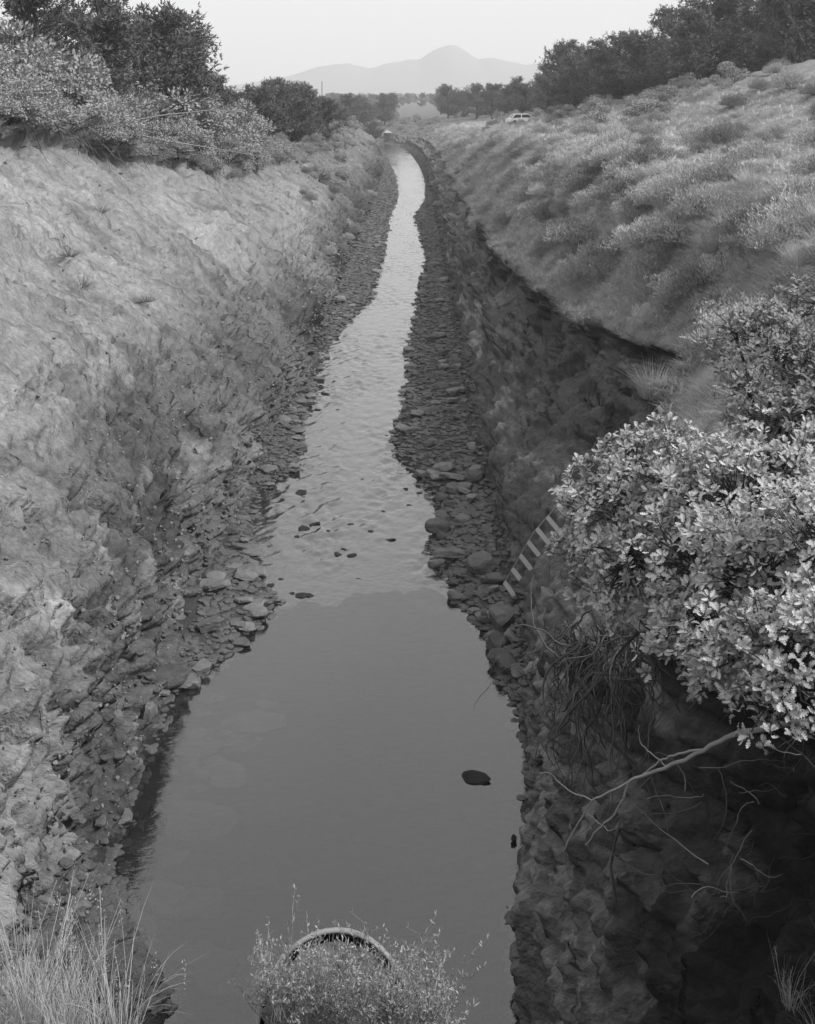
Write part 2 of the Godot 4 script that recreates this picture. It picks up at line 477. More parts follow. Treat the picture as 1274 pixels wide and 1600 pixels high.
func bed_height(x: float, d: float) -> float:
	var e := edge(d)
	var inside := minf(x - e.x, e.y - x)
	var deep := lerpf(0.95, 0.4, smoothstep(23.0, 27.0, d))
	var h := 0.0
	if inside > 0.0:
		h = -deep * (1.0 - exp(-inside * 0.55 / deep))
	else:
		h = 0.38 * (1.0 - exp(inside * 1.5))
	h += n_fine.get_noise_2d(x * 0.8, d * 0.8) * 0.035 + n_lump.get_noise_2d(x * 0.8, d * 0.5) * 0.05
	if d > 240.0:
		h += smoothstep(258.0, 310.0, d) * 3.4
	return h

func steps(lo: float, hi: float, k: float, least: float) -> PackedFloat32Array:
	var out := PackedFloat32Array()
	var d := lo
	while d < hi:
		out.push_back(d)
		d += maxf(least, absf(d) * k)
	out.push_back(hi)
	return out

func grid(P: PackedVector3Array, C: PackedColorArray, nr: int, nc: int, flip: bool) -> ArrayMesh:
	var N := PackedVector3Array()
	N.resize(nr * nc)
	var sgn := -1.0 if flip else 1.0
	for r in nr:
		var ra := maxi(r - 1, 0) * nc
		var rb := mini(r + 1, nr - 1) * nc
		for k in nc:
			var a := P[r * nc + mini(k + 1, nc - 1)] - P[r * nc + maxi(k - 1, 0)]
			var b := P[rb + k] - P[ra + k]
			N[r * nc + k] = (b.cross(a) * sgn).normalized()
	var I := PackedInt32Array()
	I.resize((nr - 1) * (nc - 1) * 6)
	var w := 0
	for r in nr - 1:
		for k in nc - 1:
			var a := r * nc + k
			var b := a + 1
			var e := a + nc
			var f := e + 1
			if flip:
				I[w] = a; I[w + 1] = f; I[w + 2] = b; I[w + 3] = a; I[w + 4] = e; I[w + 5] = f
			else:
				I[w] = a; I[w + 1] = b; I[w + 2] = f; I[w + 3] = a; I[w + 4] = f; I[w + 5] = e
			w += 6
	var arr := []
	arr.resize(Mesh.ARRAY_MAX)
	arr[Mesh.ARRAY_VERTEX] = P
	arr[Mesh.ARRAY_NORMAL] = N
	arr[Mesh.ARRAY_COLOR] = C
	arr[Mesh.ARRAY_INDEX] = I
	var m := ArrayMesh.new()
	m.add_surface_from_arrays(Mesh.PRIMITIVE_TRIANGLES, arr)
	return m

func left_tone(u: float, p: Vector3) -> float:
	var t := n_big.get_noise_3d(p.x * 0.8, p.y, p.z * 0.8)
	var g := 0.30 + t * 0.11
	g += n_lump.get_noise_3d(p.x * 0.6, p.y * 0.6, p.z * 0.6) * 0.05
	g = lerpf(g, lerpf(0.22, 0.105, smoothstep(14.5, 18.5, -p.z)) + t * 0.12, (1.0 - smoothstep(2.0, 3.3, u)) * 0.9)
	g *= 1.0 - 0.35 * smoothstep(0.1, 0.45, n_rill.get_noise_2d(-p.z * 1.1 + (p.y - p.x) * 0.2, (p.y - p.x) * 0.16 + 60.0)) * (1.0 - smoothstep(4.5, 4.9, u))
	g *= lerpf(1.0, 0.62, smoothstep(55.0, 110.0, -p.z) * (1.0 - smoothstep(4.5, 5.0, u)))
	var lime := n_lump.get_noise_3d(p.x * 0.45 + 70.0, p.y * 0.5, p.z * 0.45)
	g += smoothstep(0.15, 0.5, lime) * 0.13 * window(u, 1.0, 3.0, 0.5) * (1.0 - smoothstep(24.0, 40.0, -p.z))
	g = lerpf(g, 0.05, window(u, -1.0, 1.05, 0.08) * 0.8)
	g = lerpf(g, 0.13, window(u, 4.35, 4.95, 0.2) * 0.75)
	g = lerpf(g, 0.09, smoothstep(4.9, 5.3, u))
	return clampf(g * 1.75, 0.03, 0.9)

func right_tone(uu: float, p: Vector3) -> float:
	var u := lip(uu, -p.z)
	var t := n_big.get_noise_3d(p.x * 0.8 + 30.0, p.y, p.z * 0.8)
	var g := lerpf(0.022, 0.2, smoothstep(9.8, 12.0, -p.z))  # nearest wall almost black: shade of the hollow put into its colour
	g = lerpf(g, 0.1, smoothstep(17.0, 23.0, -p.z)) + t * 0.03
	g = lerpf(g, 0.12, smoothstep(60.0, 120.0, -p.z)) + n_lump.get_noise_3d(p.x * 0.5, p.y * 0.5, p.z * 0.5) * 0.025
	var seam := 2.25 + n_lump.get_noise_2d(p.z * 0.12, 4.0) * 0.35
	var far := smoothstep(20.0, 28.0, -p.z) * (1.0 - smoothstep(70.0, 110.0, -p.z))
	var ragged := n_fine.get_noise_3d(p.x * 0.6, p.y * 0.6, p.z * 0.4)
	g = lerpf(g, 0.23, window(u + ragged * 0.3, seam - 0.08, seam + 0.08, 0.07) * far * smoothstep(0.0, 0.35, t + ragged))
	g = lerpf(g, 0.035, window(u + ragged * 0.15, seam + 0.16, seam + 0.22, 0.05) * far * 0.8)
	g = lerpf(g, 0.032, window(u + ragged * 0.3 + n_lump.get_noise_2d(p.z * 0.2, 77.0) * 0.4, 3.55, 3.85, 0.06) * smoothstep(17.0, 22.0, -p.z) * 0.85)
	g *= lerpf(1.0, beds(p.y, -p.z, 2.6).y, lerpf(0.35, 1.0, smoothstep(2.0, 2.8, u)) * window(u, 1.3, 3.95, 0.2))
	g = lerpf(g, lerpf(0.025, 0.25, smoothstep(14.0, 19.0, -p.z)) + t * 0.06, smoothstep(3.9, 4.15, u))  # nearest ground darkened too: shade under the bush put into the colour
	var chalk := n_lump.get_noise_2d(p.z * 1.6, p.y * 0.28 + 5.0) + ragged * 0.4
	g = lerpf(g, 0.17, smoothstep(0.2, 0.5, chalk) * window(u, 1.15, 3.4, 0.2) * (1.0 - smoothstep(18.0, 22.0, -p.z)) * smoothstep(9.4, 10.6, -p.z))
	g = lerpf(g, 0.03, window(u, -1.0, 1.05, 0.06) * 0.7)
	g = lerpf(g, 0.16, smoothstep(215.0, 262.0, -p.z))
	return clampf(g * 1.75, 0.02, 0.8)

func build_bank(side: int) -> void:
	var seg := [[0, 1, 8], [1, 2, 52], [2, 3, 64], [3, 4, 70], [4, 5, 18], [5, 6, 30], [6, 7, 16], [7, 8, 14], [8, 9, 12]]
	if side > 0:
		seg = [[0, 1, 8], [1, 2, 40], [2, 3, 64], [3, 4, 34], [4, 5, 56], [5, 6, 30], [6, 7, 26], [7, 8, 20], [8, 9, 16]]
	var us := PackedFloat32Array()
	for g in seg:
		for k in g[2]:
			us.push_back(g[0] + float(k) / g[2])
	us.push_back(8.999)
	var ds := steps(-60.0, 5.0, 0.02, 4.0)
	ds.append_array(steps(5.4, 40.0, 0.0046, 0.05))
	ds.append_array(steps(40.2, 270.0, 0.0052, 0.05))
	ds.append_array(steps(273.0, 3000.0, 0.04, 0.05))
	var P := PackedVector3Array()
	var C := PackedColorArray()
	for d in ds:
		var s := section(LK if side < 0 else RK, d)
		for u in us:
			var p := left_at(s, u, d) if side < 0 else right_at(s, u, d)
			P.push_back(p)
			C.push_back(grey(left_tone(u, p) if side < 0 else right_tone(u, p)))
	var m := grid(P, C, ds.size(), us.size(), side > 0)
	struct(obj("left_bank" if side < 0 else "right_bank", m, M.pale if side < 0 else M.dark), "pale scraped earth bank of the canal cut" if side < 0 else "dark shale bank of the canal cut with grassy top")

func build_bed() -> void:
	var ds := steps(-60.0, 5.0, 0.02, 4.0)
	ds.append_array(steps(5.4, 320.0, 0.006, 0.08))
	var nc := 90
	var P := PackedVector3Array()
	var C := PackedColorArray()
	for d in ds:
		for k in nc:
			var x := lerpf(-6.2, 4.2, float(k) / (nc - 1)) + bend(d)
			var h := bed_height(x, d)
			P.push_back(Vector3(x, h, -d))
			C.push_back(grey(lerpf(lerpf(0.026, 0.11, smoothstep(-0.05, 0.22, h)), 0.26, smoothstep(250.0, 262.0, d))))
	struct(obj("canal_bed", grid(P, C, ds.size(), nc, false), M.bed), "muddy gravel bed of the canal")

func build_water() -> void:
	water_sheet("pool_water", steps(4.0, 22.0, 0.012, 0.12) + steps(22.1, 26.4, 0.0028, 0.05), M.water, "still murky pool in front of the portal")
	water_sheet("stream_water", steps(26.4, 300.0, 0.0026, 0.05), M.riffle, "shallow rippling stream down the middle of the cut")

func water_sheet(called: String, ds: PackedFloat32Array, m: Material, label: String) -> void:
	var nc := 140
	var P := PackedVector3Array()
	var C := PackedColorArray()
	for row in ds:
		for k in nc:
			var x := lerpf(-5.6, 3.4, float(k) / (nc - 1)) + bend(row)
			var d := row + (n_lump.get_noise_2d(x * 0.45, 8.0) * 1.6 + x * 0.28) * exp(-absf(row - 26.4) / 5.0)
			var riffle := smoothstep(25.6, 30.0, d + n_lump.get_noise_2d(x * 0.7, 2.0) * 2.5)
			var calm := smoothstep(-0.25, 0.25, n_lump.get_noise_2d(x * 0.35 + 11.0, d * 0.13))
			var a := n_rill.get_noise_2d(x * 1.7, d * 1.5) * 0.05 + n_fine.get_noise_2d(x * 0.55, d * 0.45) * 0.05
			var y := a * riffle * lerpf(0.35, 1.0, calm)
			y += n_rill.get_noise_2d(x * 1.3 + d * 0.5, d * 1.1) * 0.0022
			P.push_back(Vector3(x, y, -d))
			C.push_back(grey(1))
	struct(obj(called, grid(P, C, ds.size(), nc, false), m), label)

func build_portal_fill() -> void:
	# earth over the portal, under the camera: falls away below the frame
	var P := PackedVector3Array()
	var C := PackedColorArray()
	var rows := 60
	var nc := 60
	for r in rows:
		var d := lerpf(-60.0, 0.0, float(r) / 12.0) if r < 12 else lerpf(0.0, 6.2, float(r - 12) / (rows - 17))
		d = minf(d, 6.2)
		for k in nc:
			var x := lerpf(-13.0, 6.0, float(k) / (nc - 1))
			var h := 10.3 - smoothstep(0.3, 6.2, d) * 4.4 + n_lump.get_noise_2d(x, d) * 0.12
			if r > rows - 5:
				h = lerpf(h, -1.5, float(r - rows + 5) / 4.0)
			P.push_back(Vector3(x, h, -d - (0.02 * maxf(0, r - rows + 5))))
			C.push_back(grey(0.2))
	struct(obj("embankment", grid(P, C, rows, nc, false), M.pale), "earth fill over the canal portal")

func build_mountains() -> void:
	var prof := [[-400, 150], [100, 146], [300, 143], [430, 126], [465, 117], [490, 108], [515, 103], [545, 101], [565, 106], [580, 109], [600, 102], [622, 99], [638, 95], [655, 95], [672, 84], [688, 76], [705, 72], [720, 76], [735, 86], [746, 94], [770, 92], [790, 97], [820, 103], [850, 100], [900, 110], [980, 120], [1100, 128], [1300, 140], [1700, 150]]
	var dd := 2600.0
	var P := PackedVector3Array()
	var C := PackedColorArray()
	var nr := 31
	var nc := 261
	for r in nr:
		var t := float(r) / (nr - 1)
		var z := lerpf(-500.0, 500.0, t)
		for k in nc:
			var px := lerpf(-400.0, 1700.0, float(k) / (nc - 1))
			var i := 0
			while i < prof.size() - 2 and prof[i + 1][0] < px:
				i += 1
			var q: float = (px - prof[i][0]) / float(prof[i + 1][0] - prof[i][0])
			var py := lerpf(prof[i][1], prof[i + 1][1], q)
			var x := (px - VX) / F * dd
			var top := (HY - py) / F * dd + EYE
			var rough := n_lump.get_noise_2d(x * 0.012, z * 0.012) * 9.0 * (1.0 - absf(t - 0.5) * 0.6) * absf(t - 0.5) * 2.0
			var e := pow(maxf(0.0, 1.0 - absf(z) / 500.0), 1.2)
			var h := top * e + rough * e + n_fine.get_noise_2d(x * 0.06, 3.0) * 2.0 * e
			P.push_back(Vector3(x, h + 3.0, -dd - z))
			C.push_back(grey(0.3))
	struct(obj("mountains", grid(P, C, nr, nc, false), M.hill), "far pale mountain range with one high peak")
	var Q := PackedVector3Array()
	var D := PackedColorArray()
	for r in 12:
		for k in 24:
			Q.push_back(Vector3(lerpf(-1500, 1700, k / 23.0), 2.5, -lerpf(300.0, 3100.0, r / 11.0)))
			D.push_back(grey(0.12))
	struct(obj("plain", grid(Q, D, 12, 24, false), M.hill), "flat valley floor before the mountains")

# ------------------------------------------------------------------ stones
func ico(sub: int) -> Array:
	var t := (1.0 + sqrt(5.0)) / 2.0
	var v := [Vector3(-1, t, 0), Vector3(1, t, 0), Vector3(-1, -t, 0), Vector3(1, -t, 0), Vector3(0, -1, t), Vector3(0, 1, t), Vector3(0, -1, -t), Vector3(0, 1, -t), Vector3(t, 0, -1), Vector3(t, 0, 1), Vector3(-t, 0, -1), Vector3(-t, 0, 1)]
	var f := [[0, 11, 5], [0, 5, 1], [0, 1, 7], [0, 7, 10], [0, 10, 11], [1, 5, 9], [5, 11, 4], [11, 10, 2], [10, 7, 6], [7, 1, 8], [3, 9, 4], [3, 4, 2], [3, 2, 6], [3, 6, 8], [3, 8, 9], [4, 9, 5], [2, 4, 11], [6, 2, 10], [8, 6, 7], [9, 8, 1]]
	var tris := []
	for q in f:
		tris.append([v[q[0]].normalized(), v[q[1]].normalized(), v[q[2]].normalized()])
	for s in sub:
		var nt := []
		for q in tris:
			var a: Vector3 = q[0]
			var b: Vector3 = q[1]
			var c: Vector3 = q[2]
			var ab := ((a + b) * 0.5).normalized()
			var bc := ((b + c) * 0.5).normalized()
			var ca := ((c + a) * 0.5).normalized()
			nt.append([a, ab, ca]); nt.append([ab, b, bc]); nt.append([ca, bc, c]); nt.append([ab, bc, ca])
		tris = nt
	return tris

func stone_mesh(flat: float, sub: int, tone: float) -> ArrayMesh:
	var planes := []
	planes.append([Vector3(rng.randf_range(-0.15, 0.15), 1, rng.randf_range(-0.15, 0.15)).normalized(), 0.62])
	planes.append([Vector3(rng.randf_range(-0.15, 0.15), -1, rng.randf_range(-0.15, 0.15)).normalized(), 0.62])
	var k := rng.randi_range(4, 6)
	for i in k:
		var a := TAU * (i + rng.randf_range(-0.25, 0.25)) / k
		planes.append([Vector3(cos(a), rng.randf_range(-0.35, 0.35), sin(a)).normalized(), rng.randf_range(0.6, 0.9)])
	for i in 3:
		planes.append([rdir(), rng.randf_range(0.75, 0.95)])
	var s := Soup.new()
	var nz := rng.randf() * 100.0
	for q in ico(sub):
		var p := []
		for d in q:
			var r := 1.0
			for pl in planes:
				var c: float = d.dot(pl[0])
				if c > 0.05:
					r = minf(r, pl[1] / c)
			r *= 1.0 + n_fine.get_noise_3d(d.x * 0.5 + nz, d.y * 0.5, d.z * 0.5) * 0.12
			p.append(Vector3(d.x * r, d.y * r * flat, d.z * r))
		s.tint = grey(tone)
		s.tri(p[0], p[2], p[1])
	return s.mesh()

# ------------------------------------------------------------------ plants
func oak_shrub(leaves: int, tone: float, wide: float, high: float, leaf := 0.15) -> Node3D:
	var root := Node3D.new()
	var s := Soup.new()
	var b := Soup.new()
	b.tint = grey(0.05)
	var lobes := []
	var k := rng.randi_range(9, 14)
	for i in k:
		var a := rng.randf() * TAU
		var r := sqrt(rng.randf()) * wide * 0.5
		var y := high * (0.14 + 0.68 * rng.randf() * (1.0 - r / wide))
		lobes.append([Vector3(cos(a) * r, y, sin(a) * r), rng.randf_range(0.2, 0.36) * wide * 0.6])
		var pts := PackedVector3Array()
		for q in 5:
			var t := q / 4.0
			pts.push_back(Vector3(cos(a) * r * t * t, y * t, sin(a) * r * t * t) + rdir() * 0.06 * t)
		b.tube(pts, 0.035, 0.008, 4)
	for i in leaves:
		var L: Array = lobes[rng.randi() % k]
		var o := rdir()
		o.y = absf(o.y) * 1.2 - 0.35
		o = o.normalized()
		# sprays: leaves gather along twigs that leave the lobe's centre
		var p: Vector3 = L[0] + o * L[1] * pow(rng.randf(), 0.35) * Vector3(1, 0.8, 1)
		var clump := n_lump.get_noise_3d(p.x * 3.0, p.y * 3.0, p.z * 3.0)
		if clump < -0.12:
			continue
		var dir := (o + rdir() * 0.8).normalized()
		var nor := (Vector3.UP * 0.9 + o * 0.5 + rdir() * 0.6).normalized()
		s.tint = grey(tone * rng.randf_range(0.75, 1.25))
		s.leaf(p, dir, nor, leaf * rng.randf_range(0.7, 1.3), leaf * 0.28)
	obj("stems", b.mesh(), M.bark, root)
	obj("foliage", s.mesh(), M.oak_leaf, root)
	return root

func pinyon(tufts: int, tone: float, high: float, wide: float, open: float) -> Node3D:
	var root := Node3D.new()
	var s := Soup.new()
	var b := Soup.new()
	b.tint = grey(0.06)
	var lean := Vector3(rng.randf_range(-0.3, 0.3), 0, rng.randf_range(-0.3, 0.3))
	var tr := PackedVector3Array()
	for i in 8:
		var t := i / 7.0
		tr.push_back(Vector3(0, high * t * 0.95, 0) + lean * t * t + Vector3(sin(t * 7.0) * 0.06, 0, cos(t * 5.0) * 0.06))
	b.tube(tr, high * 0.03, 0.02, 6)
	var ends := []
	var limbs := int(high * 9.0)
	for i in limbs:
		var t := rng.randf_range(0.06 + open * 0.4, 0.99)
		var shape := sqrt(maxf(0.05, 1.0 - pow(t, 1.7))) * smoothstep(-0.15, 0.3, t)
		var a := rng.randf() * TAU
		var l := wide * 0.5 * shape * rng.randf_range(0.65, 1.15) + 0.15
		var p0 := tr[clampi(int(t * 7.0), 0, 7)]
		p0.y = high * t * 0.95
		var dir := Vector3(cos(a), rng.randf_range(0.1, 0.6), sin(a))
		var pts := PackedVector3Array()
		for q in 4:
			var tt := q / 3.0
			pts.push_back(p0 + dir * l * tt + Vector3(0, 0.15 * l * tt * tt, 0) + rdir() * 0.05 * tt)
		b.tube(pts, 0.035, 0.01, 3)
		ends.append(pts)
	var per := maxi(1, tufts / maxi(1, limbs))
	for pts in ends:
		for i in per:
			var t := rng.randf_range(0.15, 1.08)
			var p: Vector3 = pts[0].lerp(pts[3], t) + rdir() * rng.randf() * 0.42
			s.tint = grey(tone * rng.randf_range(0.7, 1.3))
			var o := (p - Vector3(0, p.y - 0.4, 0)).normalized()
			for j in 4:
				var dir := (o * 0.7 + rdir() + Vector3(0, 0.35, 0)).normalized()
				s.leaf(p, dir, rdir(), rng.randf_range(0.16, 0.32), 0.03)
	obj("trunk", b.mesh(), M.bark, root)
	obj("crown", s.mesh(), M.needle, root)
	return root

func tussock(blades: int, high: float, spread: float, tone: float, w: float) -> Node3D:
	var root := Node3D.new()
	var s := Soup.new()
	for i in blades:
		var a := rng.randf() * TAU
		var r := sqrt(rng.randf())
		var out := Vector3(cos(a), 0, sin(a))
		var dir := (Vector3.UP + out * r * spread + rdir() * 0.12).normalized()
		var p := out * r * high * 0.28
		s.tint = grey(tone * rng.randf_range(0.7, 1.3))
		s.blade(p, dir, (out * 0.35 * r + Vector3(0, -0.25 * r, 0) + rdir() * 0.12), high * rng.randf_range(0.6, 1.1), w, 3)
	obj("blades", s.mesh(), M.straw, root)
	return root

func brush(blades: int, high: float, tone: float, w: float) -> Node3D:
	# a round grey shrub: stems fan out and end in fine tufts
	var root := Node3D.new()
	var b := Soup.new()
	var s := Soup.new()
	b.tint = grey(0.07)
	for i in 14:
		var o := rdir()
		o.y = absf(o.y) + 0.5
		o = o.normalized()
		b.tube(PackedVector3Array([Vector3.ZERO, o * high * 0.35 + rdir() * 0.04, o * high * 0.75 + rdir() * 0.06]), 0.015, 0.004, 3)
	for i in blades:
		var o := rdir()
		o.y = absf(o.y) * 1.1 + 0.05
		o = o.normalized()
		var p := o * high * (pow(rng.randf(), 0.45) * 0.82 + n_lump.get_noise_3d(o.x * 1.6, o.y * 1.6, o.z * 1.6) * 0.4)
		p.y = absf(p.y) * 0.85
		if n_lump.get_noise_3d(p.x * 3.5 + 20.0, p.y * 3.5, p.z * 3.5) < -0.25:
			continue
		s.tint = grey(tone * rng.randf_range(0.7, 1.3))
		s.leaf(p, (o * 0.6 + rdir() * 0.8 + Vector3(0, 0.7, 0)).normalized(), rdir(), rng.randf_range(0.045, 0.115), w)
	obj("stems", b.mesh(), M.bark, root)
	obj("foliage", s.mesh(), M.straw, root)
	return root

func wander(p: Vector3, dir: Vector3, l: float, k: int, wobble: float, pull := Vector3.ZERO) -> PackedVector3Array:
	var out := PackedVector3Array([p])
	var q := p
	var dd := dir.normalized()
	for i in k:
		dd = (dd + rdir() * wobble + pull).normalized()
		q += dd * l / k
		out.push_back(q)
	return out

func snag(high: float, twigs: int) -> Node3D:
	var root := Node3D.new()
	var b := Soup.new()
	var t := Soup.new()
	b.tint = grey(0.10)
	t.tint = grey(0.12)
	var tr := wander(Vector3.ZERO, Vector3(rng.randf_range(-0.12, 0.12), 1, 0), high, 9, 0.06)
	b.tube(tr, 0.06, 0.012, 5)
	for i in twigs:
		var p := tr[rng.randi_range(3, 9)]
		var o := rdir()
		o.y = absf(o.y) * 0.6
		t = Soup.new()
		t.tint = grey(0.12)
		t.tube(wander(p, o, rng.randf_range(0.3, 1.1), 5, 0.25), 0.018, 0.004, 3)
		obj("branch", t.mesh(), M.bark, root)
	obj("trunk", b.mesh(), M.bark, root)
	return root

func at(px: float, py: float, d: float) -> Vector3:
	return Vector3((px - VX) / F * d, EYE - (py - HY) / F * d, -d)

func oak_leaf_mesh(curl: float, tone: float) -> ArrayMesh:
	var s := Soup.new()
	s.tint = grey(tone)
	var out := [[0.0, 0.012], [0.14, 0.02], [0.24, 0.17], [0.31, 0.19], [0.36, 0.08], [0.46, 0.25], [0.54, 0.27], [0.57, 0.10], [0.68, 0.27], [0.76, 0.26], [0.78, 0.10], [0.88, 0.17], [0.97, 0.10], [1.0, 0.0]]
	for side in [-1.0, 1.0]:
		for i in out.size() - 1:
			var a: Array = out[i]
			var b: Array = out[i + 1]
			var ya := sin(a[0] * PI * 0.8) * curl
			var yb := sin(b[0] * PI * 0.8) * curl
			var m0 := Vector3(0, ya, a[0])
			var m1 := Vector3(0, yb, b[0])
			var e0 := Vector3(side * a[1], ya + a[1] * 0.35, a[0])
			var e1 := Vector3(side * b[1], yb + b[1] * 0.35, b[0])
			if side > 0:
				s.quad(m0, m1, e1, e0)
			else:
				s.quad(m0, e0, e1, m1)
	return s.mesh()

func rosette_leaves(p: Vector3, o: Vector3, k: int, size: float, out: Array) -> void:
	var side := o.cross(rdir()).normalized()
	var up := o.cross(side).normalized()
	var ph := rng.randf() * TAU
	for j in k:
		var a := ph + TAU * j / k + rng.randf_range(-0.3, 0.3)
		var radial := side * cos(a) + up * sin(a)
		var dir := (o * rng.randf_range(0.15, 0.9) + radial).normalized()
		var nor := (o - dir * o.dot(dir) + rdir() * 0.25).normalized()
		nor = (nor - dir * nor.dot(dir)).normalized()
		var xx := nor.cross(dir).normalized()
		var l := size * rng.randf_range(0.65, 1.2)
		out.append(Transform3D(Basis(xx * l, nor * l, dir * l), p - o * rng.randf() * 0.05 + dir * 0.01))

func near_oak(label: String, base: Vector3, lobes: Array, rosettes: int, size: float, parts: int, shade := 1.0) -> void:
	var root := thing("oak_bush", label, "bush", base)
	var b := Soup.new()
	b.tint = grey(0.045)
	var tw := Soup.new()
	tw.tint = grey(0.07)
	var leaves := []
	for L in lobes:
		var c: Vector3 = L[0] - base
		var r: float = L[1]
		var mid := c * 0.5 + Vector3(0.15, 0.25, 0.1) + rdir() * 0.1
		var limb := PackedVector3Array()
		for i in 9:
			var t := i / 8.0
			limb.push_back(Vector3.ZERO.lerp(mid, t).lerp(mid.lerp(c, t), t) + rdir() * 0.025 * t)
		b.tube(limb, 0.035, 0.014, 5)
		var count := int(rosettes * r * r)
		for i in count:
			var o := rdir()
			if o.y < -0.2 and rng.randf() < 0.55:
				o.y = -o.y
			var rr := r * pow(rng.randf(), 0.4)
			var p := c + o * rr * Vector3(1.0, 0.85, 1.0)
			if n_lump.get_noise_3d(p.x * 2.2 + base.x, p.y * 2.2, p.z * 2.2) < -0.06:
				continue
			var grow := (o * 0.7 + Vector3(0, 0.75, 0) + rdir() * 0.45).normalized()
			rosette_leaves(p, grow, rng.randi_range(5, 8), size, leaves)
			if i % 2 == 0:
				tw.tube(PackedVector3Array([c + (p - c) * 0.25 + rdir() * 0.05, c + (p - c) * 0.65 + rdir() * 0.04 - Vector3(0, 0.04, 0), p]), 0.007, 0.003, 3)
	obj("limbs", b.mesh(), M.bark, root)
	obj("twigs", tw.mesh(), M.bark, root)
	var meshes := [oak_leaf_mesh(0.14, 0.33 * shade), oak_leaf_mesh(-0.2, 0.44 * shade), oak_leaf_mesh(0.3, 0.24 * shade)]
	for m in meshes:
		m.surface_set_material(0, M.oak_leaf)
	# the leaves that show largest are parts of their own
	var eye := Vector3(0, EYE, 0) - base
	leaves.sort_custom(func(p, q): return p.origin.distance_to(eye) < q.origin.distance_to(eye))
	var rest := [[], [], []]
	for i in leaves.size():
		if i < parts:
			var lf := MeshInstance3D.new()
			lf.mesh = meshes[i % 3]
			lf.name = "leaf"
			lf.transform = leaves[i]
			root.add_child(lf, true)
		else:
			rest[i % 3].append(leaves[i])
	for i in 3:
		many("foliage", meshes[i], M.oak_leaf, rest[i], root)

func weed(stems: int, high: float, tone: float) -> Node3D:
	var root := Node3D.new()
	var b := Soup.new()
	var s := Soup.new()
	for i in stems:
		var o := Vector3(rng.randf_range(-0.5, 0.5), 1, rng.randf_range(-0.5, 0.5)).normalized()
		var l := high * rng.randf_range(0.6, 1.1)
		var pts := wander(Vector3(rng.randf_range(-0.04, 0.04), 0, rng.randf_range(-0.04, 0.04)), o, l, 6, 0.12, Vector3(0, 0.05, 0))
		b.tint = grey(tone * 0.9)
		b.tube(pts, 0.0028, 0.0012, 3)
		for j in 10:
			var t := rng.randf_range(0.25, 1.0)
			var p: Vector3 = pts[clampi(int(t * 6.0), 0, 5)].lerp(pts[clampi(int(t * 6.0) + 1, 0, 6)], t * 6.0 - floor(t * 6.0))
			var dir := (rdir() + Vector3(0, 0.9, 0)).normalized()
			if j % 3 == 0:
				var br := wander(p, dir, l * 0.25, 3, 0.15)
				b.tube(br, 0.0015, 0.0008, 3)
				for q in 5:
					s.tint = grey(tone * rng.randf_range(0.7, 1.5))
					s.leaf(br[rng.randi_range(1, 3)], (rdir() + Vector3(0, 0.8, 0)).normalized(), rdir(), rng.randf_range(0.012, 0.03), 0.004)
			s.tint = grey(tone * rng.randf_range(0.7, 1.4))
			s.leaf(p, dir, rdir(), rng.randf_range(0.02, 0.05), 0.004)
	obj("stems", b.mesh(), M.straw, root)
	obj("leaves", s.mesh(), M.straw, root)
	return root


# ------------------------------------------------------------------ things
func on_bed(x: float, d: float) -> Vector3:
	return Vector3(x, bed_height(x, d), -d)

func foot(side: int, d: float) -> float:
	return section(LK if side < 0 else RK, d)[2]

func stone_at(meshes: Array, x: float, d: float, size: float, label: String, group := "", sy := 1.0, sink := 0.35, sx := 1.0, y := -99.0, called := "stone") -> MeshInstance3D:
	var m: Mesh = meshes[rng.randi() % meshes.size()]
	var o := MeshInstance3D.new()
	o.name = numbered(called)
	o.mesh = m
	add_child(o)
	var p := on_bed(x, d)
	var h := size * 0.3 * sy
	p.y = (p.y if y < -50.0 else y) + h * (1.0 - sink)
	var b := Basis(Vector3.UP, rng.randf() * TAU if sx == 1.0 else rng.randf_range(-0.25, 0.25)) * Basis.from_euler(Vector3(rng.randf_range(-0.25, 0.25), 0, rng.randf_range(-0.25, 0.25)))
	o.transform = Transform3D(b.scaled_local(Vector3(size * 0.5 * sx, size * 0.5 * sy, size * 0.5)), p)
	tag(o, label, "stone", group)
	return o

